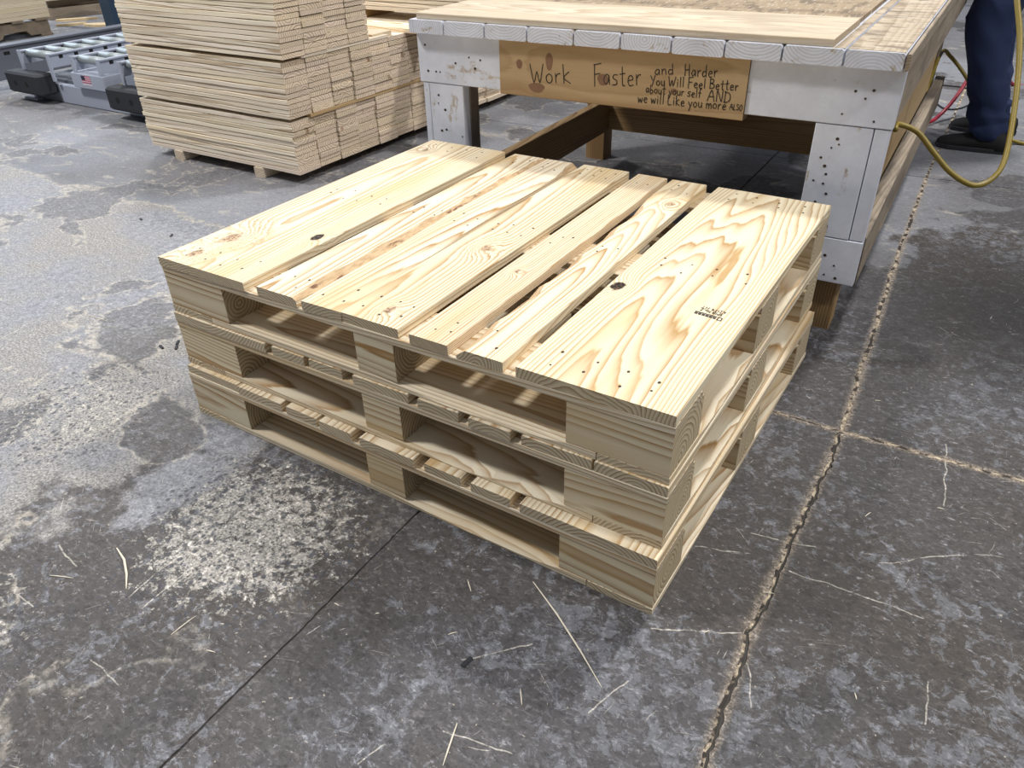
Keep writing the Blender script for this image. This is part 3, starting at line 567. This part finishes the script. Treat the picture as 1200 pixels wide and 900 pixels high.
# right side: upper rail, inner rail, lower rail, middle and rear legs
timber('side_rail', (-.0375, .0375, .585), (.0, 2.25, .7105), bench, 'grey_wood', amp=.03)
timber('side_strip', (-.005, -.025, .7112), (.004, 2.25, .748), bench, 'grey_wood', amp=.03)
timber('side_rail', (-.040, .126, .420), (-.010, 1.20, .583), bench, 'tan_wood', amp=.03, tone=.9)
timber('side_rail', (-.040, .040, .150), (.0, 2.2, .285), bench, 'grey_wood', amp=.03)
for x0 in (-.135, -1.36):
    for y0 in (1.19, 2.10):
        timber('leg_post', (x0, y0, 0), (x0 + .09, y0 + .09, .705), bench, 'brown_wood' if x0 < -1 else 'grey_wood', amp=.02, tone=.85)
# left side and cross rails
timber('side_rail', (-1.179 - .0, .06, .150), (-1.140, 2.2, .285), bench, 'brown_wood', amp=.03, tone=.75) if False else timber('side_rail', (-1.270, .086, .150), (-1.232, 1.19, .285), bench, 'brown_wood', amp=.03, tone=.8)
timber('cross_rail', (-1.268, 1.148, .155), (-.041, 1.188, .290), bench, 'brown_wood', amp=.06, tone=.95)
timber('cross_rail', (-1.385, 2.2, .58), (-.002, 2.238, .7105), bench, 'brown_wood', amp=.04)
timber('side_rail', (-1.388, .0375, .585), (-1.361, 2.199, .7105), bench, 'brown_wood', amp=.03)
b = MB()
for (u_, z_) in ((-.118, .54), (-.112, .527), (-.128, .517), (-.148, .49), (-.135, .47), (-.128, .45), (-.155, .43), (-.13, .425), (-.118, .40), (-.14, .375), (-.125, .34), (-.10, .315), (-.11, .26), (-.088, .235), (-.12, .225), (-.1, .20), (-.06, .21), (-.08, .18), (-.05, .175),
                 (-1.322, .53), (-1.325, .505), (-1.30, .487), (-1.318, .42), (-1.30, .425), (-1.24, .41), (-1.36, .675), (-1.355, .60), (-1.325, .60), (-1.31, .60), (-1.25, .63), (-1.20, .65), (-1.16, .645), (-1.18, .62), (-.10, .655), (-.06, .66), (-.12, .60), (-.045, .59), (-.075, .64)):
    rr_ = rnd.uniform(.0025, .0045)
    b.add([(u_ + rr_ * math.cos(a), y_, z_ + rr_ * .9 * math.sin(a)) for y_ in (.0, -.0008) for a in [math.pi / 4 * i for i in range(8)]], [tuple(range(8, 16)), *[(i, (i + 1) % 8, 8 + (i + 1) % 8, 8 + i) for i in range(8)]])
b.put('nail_heads', 'nail', bench, kind='stuff')

# ------------------------------------------------------------------ lumber stack
ORD = 'first second third fourth fifth sixth seventh eighth ninth tenth eleventh twelfth thirteenth fourteenth fifteenth sixteenth'.split()
BL = 1.0; BWD = .133; BT = .0202
var = [[board_mesh('lumber_board', BL, BWD - .003, .0176, 50 + i * 7 + j, 14, .0012, wob=.0007, bow=.00058) for i in range(9)] for j in range(1)][0]
for me in var: me.materials.append(M['stack_pine']); me.materials.append(M['bark'])
rs = random.Random(21)
def lumber(x, y, z, label, group):
    o = link('lumber_board', rs.choice(var), None, (x + rs.uniform(-.0035, .0035), y, z), (0 if rs.random() < .5 else math.pi, 0, 0))
    t = rs.uniform(.90, 1.12); grain(o, (rs.uniform(-.07, .07), rs.uniform(-.05, .05)), .012, rs.uniform(-.05, .05), rs.uniform(.6, 1.0), t, (1, rs.uniform(.98, 1.0), rs.uniform(.93, 1.02)), rs)
    if rs.random() < .14: o['knot_a'] = [rs.choice((-.49, .49, rs.uniform(-.4, .4))), rs.uniform(-.05, .05), rs.uniform(.008, .016)]
    return tag(o, label, 'board', group)
SX0, SY0 = -2.715, 1.352
tiers = [(.045, 11, 8, 'pine board %s up in lowest lumber bundle, %s column behind the stack long face', 'boards in the lowest bundle'),
         (.045 + 11 * BT + .012, 11, 8, 'pine board %s up in middle lumber bundle, %s column behind the stack long face', 'boards in the middle bundle'),
         (.045 + 22 * BT + .024, 16, 4, 'pine board %s up in upper lumber bundle, %s column behind the stack long face', 'boards in the upper bundle')]
for ti, (z0, rows, cols, lab, grp) in enumerate(tiers):
    for c_ in range(cols):
        shift = rs.uniform(-.004, .005)
        for r_ in range(rows):
            lumber(SX0 + shift + .005 * ti, SY0 + BWD * (c_ + .5) + rs.uniform(-.0004, .0004) + (rs.uniform(-.006, 0) if c_ == 0 else 0), z0 + BT * (r_ + .5), lab % (ORD[r_], ORD[c_]), grp)
# the boards of the same bundles that the workbench hides all but a sliver of
sf = MB()
for ti in (0, 1):
    for c_ in range(8, 15):
        for r_ in range(11):
            x = SX0 + rs.uniform(-.015, .015); y = SY0 + BWD * c_; z = tiers[ti][0] + BT * r_
            sf.box((x - .5, y + .001, z + .0004), (x + .5, y + BWD - .001, z + BT - .0004))
o = sf.put('lumber_boards', 'stack_pine', kind='stuff'); grain(o, (.0, -.6), .012, .02, .8); tag(o, 'further pine boards of the lumber stack behind the workbench', 'boards')
# runners under the stack and stickers between bundles
for i, x in enumerate((-3.02, -2.47)):
    o = timber('runner', (x - .028, 1.345, 0), (x + .028, 3.3, .045), None, 'stack_pine', tone=.95)
    tag(o, ('wooden runner under the far end of the lumber stack, beside the conveyor' if i == 0 else 'wooden runner under the lumber stack close to its end grain'), 'runner', 'runners under the lumber stack')
for ti, tn in ((1, 'lowest and middle'), (2, 'middle and upper')):
    zz = tiers[ti][0]
    for x in (-3.12, -2.28):
        o = timber('sticker_strip', (x - .028, SY0 + .11, zz - .0119), (x + .072, SY0 + (.0 + BWD * 8 if ti == 1 else BWD * 5), zz - .0001), None, 'tan_wood' if ti == 1 else 'stack_pine', axis=1, cham=.0005)
        tag(o, 'thin wooden strip between the %s lumber bundles, %s' % (tn, 'flush with the end grain' if x > -2.5 else 'at the conveyor side'), 'strip', 'strips between the bundles')
# loose bright boards on the middle bundle and a second upper bundle behind
z2 = tiers[2][0] - .012
for i, (x, y, rz) in enumerate(((-2.88, 2.00, .0), (-2.42, 2.21, -.01))):
    o = link('lumber_board', board_mesh('lumber_board', 1.3 - i * .1, .135, .02, 300 + i, 10, .0012, bow=.001), None, (x, y, z2 + .0105 + (0.0 if i == 0 else 0.0)), (0, 0, rz), ('pine', 'bark')); grain(o, tone=1.05)
    tag(o, 'bright loose pine board lying flat on the middle lumber bundle, ' + ('against the upper bundle' if i == 0 else 'towards the rear bundle'), 'board', 'loose boards on the stack')
for r_ in range(7):
    for c_ in range(2):
        o = link('lumber_board', rs.choice(var), None, (-2.40 + rs.uniform(-.02, .02), 2.49 + c_ * BWD, z2 + .042 + BT * (r_ + .5)), (0, 0, 0)); grain(o, tone=rs.uniform(.85, 1.0), r=rs)
        tag(o, 'pine board %s up in the raised rear bundle, %s column' % (ORD[r_], ('outer', 'inner')[c_]), 'board', 'boards in the rear bundle')
for x in (-2.75, -2.1):
    o = timber('sticker_block', (x - .04, 2.43, z2), (x + .04, 2.68, z2 + .0418), None, 'brown_wood'); tag(o, 'brown wooden bearer under the raised rear bundle, ' + ('nearer the workbench' if x > -2.5 else 'away from the workbench'), 'bearer', 'bearers under the rear bundle')

# ------------------------------------------------------------------ roller conveyor
conv = link('roller_conveyor', None, loc=(-4.45, 1.76, 0)); tag(conv, 'pale grey steel roller conveyor with three lanes and black rubber bumpers', 'conveyor')
def lane(x0, x1, z, y1=2.6):
    for s, x in ((1, x0), (-1, x1)):
        f = MB().box((x - .006, 0, z - .075), (x + .006, y1, z)).box((x - .016, 0, z - .006), (x + .016, y1, z + .002)).put('side_rail', 'steel', conv)
        h = MB()
        for i in range(int(y1 / .1)): h.box((x - .0075, .06 + i * .1, z - .030), (x + .0075, .085 + i * .1, z - .012))
        h.put('slot_holes', 'black', f, kind='stuff')
    ro = None
    for i in range(int(y1 / .125)):
        if ro is None: ro = MB().tube([(x0 + .008, 0, 0), (x1 - .008, 0, 0)], .024, 12).mesh('roller', True); ro.materials.append(M['roller'])
        link('roller', ro, conv, (0, .045 + i * .125, z - .018))
    for x in (x0, x1): MB().box((x - .012, -.012, z - .15), (x + .012, 0, z + .004)).put('end_bracket', 'steel', conv)
lane(-.49, -.19, .285); lane(.06, .31, .292); lane(.51, .81, .298)
MB().box((-.48, .02, .002), (-.22, .06, .115), .004).put('base_plate', 'steel_dark', conv)
MB().box((-.22, .02, .002), (.72, .06, .112), .004).put('base_plate', 'steel', conv)
MB().box((-.48, .06, .05), (.82, 2.5, .13)).put('frame', 'steel_dark', conv)
MB().box((-.58, -.02, 0), (-.44, .09, .012)).box((-.50, .0, .012), (-.47, .04, .05)).put('foot_plate', 'steel', conv)
MB().box((.60, .02, .002), (.86, .10, .06), .003).put('foot_plate', 'steel_dark', conv)
bx_ = MB().box((.01, -.015, .122), (.325, .18, .208), .005).put('control_box', 'steel', conv)
d0, z0_ = .115, .145
MB().box((d0, -.0162, z0_ + .012), (d0 + .085, -.0150, z0_ + .052)).put('flag_decal', 'decal_red', bx_, label='small flag sticker with red stripes')
MB().box((d0, -.0170, z0_ + .028), (d0 + .036, -.0160, z0_ + .052)).put('flag_canton', 'decal_blue', bx_)
for i in range(3): MB().box((d0 + (.036 if i > 1 else 0), -.0168, z0_ + .0185 + i * .0115), (d0 + .085, -.0160, z0_ + .0225 + i * .0115)).put('flag_stripe', 'decal_white', bx_)
MB().box((d0, -.0164, z0_), (d0 + .085, -.0150, z0_ + .008)).put('flag_caption', 'decal_white', bx_)
MB().box((.36, .06, .10), (.40, .065, .16)).put('label_tag', 'yellow_tag', conv)
for x in (-.59, .43):
    bm_ = MB().box((x, -.09, .055), (x + .36, .02, .178), .012).put('bumper', 'rubber', conv)
    for q in (.1, .22):
        MB().tube([(x + q, -.0912, .115), (x + q, -.088, .115)], .016, 12).put('bolt_hole', 'black', bm_)
beam = link('conveyor_track', None, loc=(-5.42, 1.0, 0)); tag(beam, 'long grey steel side member of a conveyor running beside the bumper lane', 'track')
MB().box((-.04, 0, .06), (.04, 3.1, .25), .004).put('web', 'steel_dark', beam); MB().box((-.05, 0, .25), (.055, 3.1, .262)).put('top_flange', 'steel_dark', beam)
h = MB()
for i in range(22): h.box((.039, .1 + i * .13, .205), (.0415, .14 + i * .13, .225))
h.put('slot_holes', 'black', beam, kind='stuff'); MB().box((-.05, .1, 0), (.05, .2, .06)).box((-.05, 2.8, 0), (.05, 2.9, .06)).put('foot', 'steel_dark', beam)

# ------------------------------------------------------------------ far left: strapped lumber on an old pallet, offcuts, post
op = link('old_pallet', None, loc=(-7.3, 3.32, 0)); tag(op, 'old grey-brown stringer pallet carrying a green-marked lumber bundle', 'pallet')
for i in range(3):
    x = -.02 - i * .45
    timber('stringer', (x - .04, -1.2, .03), (x, 0, .13), op, 'grey_wood', tone=.75) if i else None
sv_ = MB(); prof = [(-1.2, .02), (-1.05, .02), (-1.02, .06), (-.85, .06), (-.82, .02), (-.45, .02), (-.42, .06), (-.22, .06), (-.19, .02), (0, .02), (0, .13), (-1.2, .13)]
n = len(prof); sv_.add([(x, y, z) for x in (-.06, -.02) for y, z in prof], [tuple(range(n - 1, -1, -1)), tuple(range(n, 2 * n))] + [(i, (i + 1) % n, n + (i + 1) % n, n + i) for i in range(n)])
o = sv_.put('stringer', 'grey_wood', op); grain(o, (0, -.3), .01, .02, 1, .75)
for i in range(6): timber('deck_board', (-.96, -1.19 + i * .215, .13), (-.0, -1.19 + i * .215 + .10, .148), op, 'grey_wood', tone=.8)
for i in range(3): timber('bottom_board', (-.96, -1.19 + i * .545, .0), (-.0, -1.19 + i * .545 + .10, .02), op, 'grey_wood', tone=.7)
for r_ in range(8):
    for c_ in range(3):
        o = link('lumber_board', board_mesh('lumber_board', 1.25, .13, .034, r_ * 3 + c_, 4, .0015), None, (-7.37 - c_ * .133, 2.72, .148 + .0345 * (r_ + .5)), (0, 0, R(90)), ('stack_pine', 'bark')); grain(o, tone=rs.uniform(.74, .9), tint=(1, .98, .9), r=rs)
        tag(o, 'dull pine board %s up on the old pallet, %s column behind the marked face' % (ORD[r_], ORD[c_]), 'board', 'boards on the old pallet')
        if c_ == 0 and r_ in (2, 3):
            MB().tube(spline([(-.62, -.0655, -.006), (-.52, -.0655, -.012), (-.47, -.0655, .0), (-.50, -.0655, .012), (-.6, -.0655, .012)], 4), .004, 6).put('spray_mark', 'green_paint', o, label='green sprayed mark')
post = link('steel_post', None, loc=(-7.0, 3.78, 0)); tag(post, 'dark blue steel upright standing behind the conveyor', 'post')
MB().box((-.08, -.07, .012), (.08, .07, 2.6), .006).put('upright', 'blue_steel', post); MB().box((-.13, -.12, 0), (.13, .12, .012)).put('base_plate', 'blue_steel', post); MB().box((-.7, -.03, .30), (-.08, .03, .42), .004).put('arm', 'blue_steel', post)
for i, (x, y, z, L, W, T, rz, mt) in enumerate(((-8.15, 4.6, .0, 1.5, .20, .10, 1.3, 'grey_wood'), (-8.2, 4.62, .102, 1.4, .18, .07, 1.27, 'grey_wood'), (-8.12, 4.58, .174, 1.5, .2, .05, 1.34, 'stack_pine'))):
    o = link('timber', board_mesh('timber', L, W, T, i, 4, .003), None, (x, y, z + T / 2), (0, 0, rz), (mt, 'bark')); grain(o, tone=.9)
    tag(o, ['thick grey timber at the bottom of the pile behind the blue post', 'grey timber in the middle of the pile behind the blue post', 'pale timber on top of the pile behind the blue post'][i], 'timber', 'timbers behind the post')
for i, (x, y, rz, L, W) in enumerate(((-7.33, 3.85, .5, .42, .16), (-7.66, 3.74, 1.0, .30, .07), (-7.95, 3.95, .8, .4, .10), (-7.50, 4.25, 1.2, .40, .14), (-7.86, 3.52, .2, .2, .05))):
    mm = MB(); rr = random.Random(i); n = 11
    ring = [(L / 2 * math.cos(a) * rr.uniform(.8, 1.1), W / 2 * math.sin(a) * rr.uniform(.7, 1.1)) for a in [2 * math.pi * k_ / n for k_ in range(n)]]
    mm.add([(x_, y_, 0) for x_, y_ in ring] + [(x_ * .97, y_ * .97, .02) for x_, y_ in ring], [tuple(range(n - 1, -1, -1)), tuple(range(n, 2 * n))] + [(k_, (k_ + 1) % n, n + (k_ + 1) % n, n + k_) for k_ in range(n)])
    o = mm.put('offcut', 'osb', None, (x, y, 0), (0, 0, rz)); tag(o, ['broad ragged pale offcut at the foot of the blue post', 'narrow pale offcut strip between old pallet and blue post', 'long ragged offcut beside the timber pile', 'wide ragged offcut behind the blue post', 'tiny pale offcut sliver beside the old pallet'][i], 'offcut', 'offcuts by the post')

# ------------------------------------------------------------------ hoses and cable
hp = [(0.030, 1.272, .556), (0.074, 1.282, .553), (0.122, 1.299, .535), (0.174, 1.296, .488), (0.224, 1.295, .446), (0.279, 1.309, .419), (0.315, 1.341, .431), (0.330, 1.385, .475), (0.313, 1.467, .593), (0.281, 1.546, .719), (0.245, 1.594, .81), (.202, 1.652, .919), (.14, 1.75, 1.2), (.1, 1.9, 1.7), (.1, 2.0, 2.6)]
o = MB().tube(spline([(.076, 1.235, .551)] + hp[1:], 6), .0068, 10).put('air_hose', 'yellow_hose', smooth=True); tag(o, 'yellow air hose hanging in a low loop from the workbench side', 'hose')
o = MB().tube(spline([(-.01, 2.9, .30), (-.02, 3.33, .385), (.016, 3.42, .354), (.089, 3.425, .286), (.165, 3.415, .20), (.26, 3.405, .09), (.4, 3.40, .0095), (.9, 3.36, .009)], 6), .0085, 8).put('air_hose', 'yellow_hose', smooth=True); tag(o, 'yellow air hose drooping behind the person from under the workbench', 'hose')
o = MB().tube(spline([(-.5, 3.56, .0096), (-.15, 3.54, .0096), (-.02, 3.55, .016), (.028, 3.66, .04), (.072, 3.75, .115), (.112, 3.86, .235), (.15, 4.0, .35), (.2, 4.3, .3), (.3, 4.7, .011), (.6, 5, .0095)], 6), .0095, 8).put('air_hose', 'red_hose', smooth=True); tag(o, 'dark red hose arching up from the floor behind the shoes', 'hose')
o = MB().tube(spline([(-.2, 4.5, .006), (.02, 4.53, .005), (.12, 4.45, .005), (.155, 4.25, .005), (.10, 4.0, .005), (.03, 3.94, .005), (-.03, 4.05, .005), (-.05, 4.15, .009)], 6), .0042, 6).put('cable', 'rubber', smooth=True); tag(o, 'thin black cable lying in a loop on the floor', 'cable')

# ------------------------------------------------------------------ person working at the bench side (facing -x)
pr = link('person', None, loc=(.27, 3.42, 0)); tag(pr, 'person in navy trousers and black shoes standing at the workbench side', 'person')
def ellr(c, rx, ry, n=20, fold=0, ph=0, tilt=0):
    out = []
    for i in range(n):
        a = 2 * math.pi * i / n; f = 1 + fold * (math.sin(2 * a + ph) * .6 + math.sin(5 * a + ph * 2.3) * .4)
        x, y = rx * math.cos(a) * f, ry * math.sin(a) * f; out.append((c[0] + x, c[1] + y, c[2] - x * tilt))
    return out
# body: one continuous skinned figure
jv = [(.02, 0, .95), (-.02, 0, 1.12), (-.10, 0, 1.32), (-.15, 0, 1.45), (-.19, 0, 1.53), (-.25, 0, 1.62), (-.26, 0, 1.72)]
jr = [.135, .125, .15, .10, .055, .088, .085]
je = [(i, i + 1) for i in range(6)]
for s, yk, xa in ((-1, -.20, .0), (1, .15, .02)):
    b0 = len(jv); jv += [(.0, s * .09, .88), (-.13, yk * .8, .52), (.0, yk, .12), (.015, yk, .05), (-.12, yk, .035)]; jr += [.085, .06, .042, .038, .034]; je += [(0, b0), (b0, b0 + 1), (b0 + 1, b0 + 2), (b0 + 2, b0 + 3), (b0 + 3, b0 + 4)]
    b0 = len(jv); jv += [(-.13, s * .19, 1.42), (-.22, s * .25, 1.16), (-.42, s * .22, .98), (-.49, s * .21, .93)]; jr += [.062, .046, .034, .034]; je += [(3, b0), (b0, b0 + 1), (b0 + 1, b0 + 2), (b0 + 2, b0 + 3)]
    hb = b0 + 3
    for f in range(5):
        off = (f - 2) * .017; b1 = len(jv); ln = (.05, .07, .08, .075, .055)[f]
        jv += [(-.53, s * .21 + off, .925 + (.0 if f else -.01)), (-.53 - ln * .55, s * .21 + off * 1.25, .908), (-.53 - ln, s * .21 + off * 1.3, .885)]; jr += [.010, .009, .008]; je += [(hb, b1), (b1, b1 + 1), (b1 + 1, b1 + 2)]
me = bpy.data.meshes.new('body'); me.from_pydata(jv, je, []); me.update()
body = link('body', me, pr, mats=('skin',)); md = body.modifiers.new('skin', 'SKIN')
for i, r_ in enumerate(jr): me.skin_vertices[0].data[i].radius = (r_ * .86, r_ * .86)
me.skin_vertices[0].data[0].use_root = True; md.use_smooth_shade = True
sb = body.modifiers.new('sub', 'SUBSURF'); sb.levels = 2; sb.render_levels = 2
hd = MB()
hd.loft([ellr((-.245 + dx, 0, z), rx, ry, 16) for z, rx, ry, dx in ((1.60, .03, .055, .06), (1.66, .06, .078, .045), (1.72, .092, .088, .01), (1.77, .095, .088, .0), (1.805, .07, .065, .005), (1.82, .02, .02, .005))]).put('hair', 'hair', pr, smooth=True)
fc = MB(); fc.loft([ellr((-.335, 0, z), rx, .012, 8) for z, rx in ((1.645, .006), (1.655, .018), (1.675, .012), (1.70, .004))]); fc.put('nose', 'skin', body, smooth=True)
for s in (-1, 1):
    MB().loft([ellr((-.325, s * .03, z), rx, .010, 8) for z, rx in ((1.698, .003), (1.703, .008), (1.709, .008), (1.714, .003))]).put('eye', 'shoe', body, smooth=True)
    MB().loft([ellr((-.24, s * .084, z), .018, .007, 8) for z in (1.65, 1.67, 1.70, 1.715)]).put('ear', 'skin', body, smooth=True)
MB().loft([ellr((-.322, 0, z), .006, .022, 8) for z in (1.615, 1.620, 1.624)]).put('mouth', 'decal_red', body, smooth=True)
# trousers: two loose legs with folds running into the seat
tr = MB()
for s, yk in ((-1, -.185), (1, .155)):
    key = [(.055, -.005, yk, .064, .060), (.09, -.010, yk, .070, .064), (.16, -.030, yk, .075, .066), (.24, -.055, yk, .080, .070), (.34, -.085, yk * .97, .083, .074), (.44, -.110, yk * .93, .088, .080), (.54, -.130, yk * .87, .096, .086), (.64, -.110, yk * .78, .103, .094), (.76, -.06, yk * .66, .112, .100), (.86, -.01, yk * .55, .125, .105), (.92, .01, yk * .42, .12, .105)]
    rings = []
    for i in range(46):
        z = .055 + (.92 - .055) * i / 45; j = max(q for q in range(len(key) - 1) if key[q][0] <= z + 1e-9); a, b_ = key[j], key[j + 1]; t = (z - a[0]) / (b_[0] - a[0]); q = [a[k_] + (b_[k_] - a[k_]) * t for k_ in range(5)]
        fo = .04 + .10 * math.exp(-((z - .12) / .10) ** 2) + .04 * math.exp(-((z - .5) / .12) ** 2)
        w_ = 1 + .10 * math.sin(z * 95 + s) * math.exp(-((z - .11) / .12) ** 2) + .022 * math.sin(z * 55)
        rings.append(ellr((q[1], q[2], z), q[3] * w_, q[4] * w_, 28, fo, z * 16 + s, .18 * math.sin(z * 40)))
    tr.loft(rings)
tr.loft([ellr((x, 0, z), rx, ry, 28, .02, z * 8) for z, x, rx, ry in ((.80, .0, .09, .12), (.86, .01, .125, .165), (.94, .015, .135, .175), (1.02, .005, .130, .165), (1.06, 0, .122, .155))])
tr.put('trousers', 'denim', pr, smooth=True)
jk = MB(); jk.loft([ellr((x, 0, z), rx, ry, 28, .02, z * 9) for z, x, rx, ry in ((1.0, .01, .142, .178), (1.10, -.02, .140, .175), (1.25, -.07, .150, .195), (1.38, -.12, .145, .205), (1.45, -.15, .11, .16), (1.50, -.175, .065, .075))])
for s in (-1, 1):
    jk.tube(spline([(-.12, s * .15, 1.43), (-.15, s * .215, 1.38), (-.22, s * .255, 1.16), (-.33, s * .24, 1.06), (-.43, s * .222, .975)], 4), [.08, .078, .075, .072, .07, .068, .066, .064, .062, .06, .058, .055, .052, .05, .048, .046, .045], 14)
jk.put('jacket', 'jacket', pr, smooth=True)
for s, yk, xo in ((-1, -.195, .0), (1, .150, .02)):
    sh = MB(); rings = []
    for x, w_, h_ in ((.086, .022, .05), (.078, .034, .075), (.05, .040, .095), (.0, .042, .100), (-.05, .044, .085), (-.11, .050, .066), (-.155, .049, .055), (-.19, .036, .045), (-.204, .014, .03)):
        rings.append([(x + xo, yk + w_ * math.cos(a), .014 + (h_ - .014) * max(0, math.sin(a)) ** .8 - .002 * (math.sin(a) < 0)) for a in [2 * math.pi * i / 16 for i in range(16)]])
    so = sh.loft(rings).put('shoe', 'shoe', pr, smooth=True)
    MB().loft([[(xo + x * k_, yk + y * k_, z) for x, y in ((.09, .0), (.082, .032), (.03, .042), (-.08, .05), (-.15, .053), (-.195, .036), (-.208, 0), (-.195, -.036), (-.15, -.053), (-.08, -.05), (.03, -.042), (.082, -.032))] for z, k_ in ((0, .98), (.004, 1.0), (.018, 1.0), (.02, .97))][::1]).put('sole', 'rubber', so)

# ------------------------------------------------------------------ splinters and chips on the floor
rs2 = random.Random(5)
def splinter(a, b, wd_, label, bend=0):
    a = Vector((*a, 0)); b = Vector((*b, 0)); d = (b - a); n = Vector((-d.y, d.x, 0)).normalized(); pts = [a, a.lerp(b, .35) + n * bend, a.lerp(b, .7) + n * bend * .8, b]
    rad = [wd_ * .25, wd_ * .5, wd_ * .45, wd_ * .15]; c = (a + b) / 2
    o = MB().tube([p - c + Vector((0, 0, r_)) for p, r_ in zip(pts, rad)], rad, 6).put('wood_splinter', 'splinter', None, c); tag(o, label, 'splinter', 'splinters on the floor'); return o
splinter((-.213, -.072), (-.005, -.207), .0032, 'long pale wood splinter on the concrete in front of the pallets', .004)
splinter((-.971, -.419), (-.862, -.475), .005, 'bent pale wood splinter on the concrete left of the pallets', .008)
splinter((-.170, -.379), (-.149, -.446), .0028, 'short straight pale splinter on dark concrete')
for x, y, L, a in ((-1.02, -.53, .05, .4), (-.70, -.50, .05, 1.5), (-.62, -.49, .018, .3), (-.50, -.30, .012, 0), (-.30, -.15, .03, 2.4), (.10, -.02, .012, 1), (.16, .12, .02, .4), (.35, -.02, .012, 2), (-.42, -.28, .008, .6), (-.28, -.25, .016, .9), (.40, .52, .014, .2), (-.1, -.30, .03, 2.2), (-1.95, .15, .10, .1), (.28, .42, .02, 1.2), (.22, .86, .015, .5)):
    splinter((x, y), (x + L * math.cos(a), y + L * math.sin(a)), .0022, 'tiny pale wood chip lying on the concrete floor')
for x, y in ((-1.75, .52), (-1.55, .18), (-1.53, .16), (-1.57, .14), (-2.25, .70), (-2.5, .75), (-1.66, 1.2), (-.22, -.28)):
    o = MB().box((-.012, -.004, 0), (.012, .004, .004), .0015).put('bark_chip', 'rubber', None, (x, y, 0), (0, 0, rs2.uniform(0, 3))); tag(o, 'small dark chip lying on the pale floor beside the pallets', 'chip', 'dark chips on the floor')
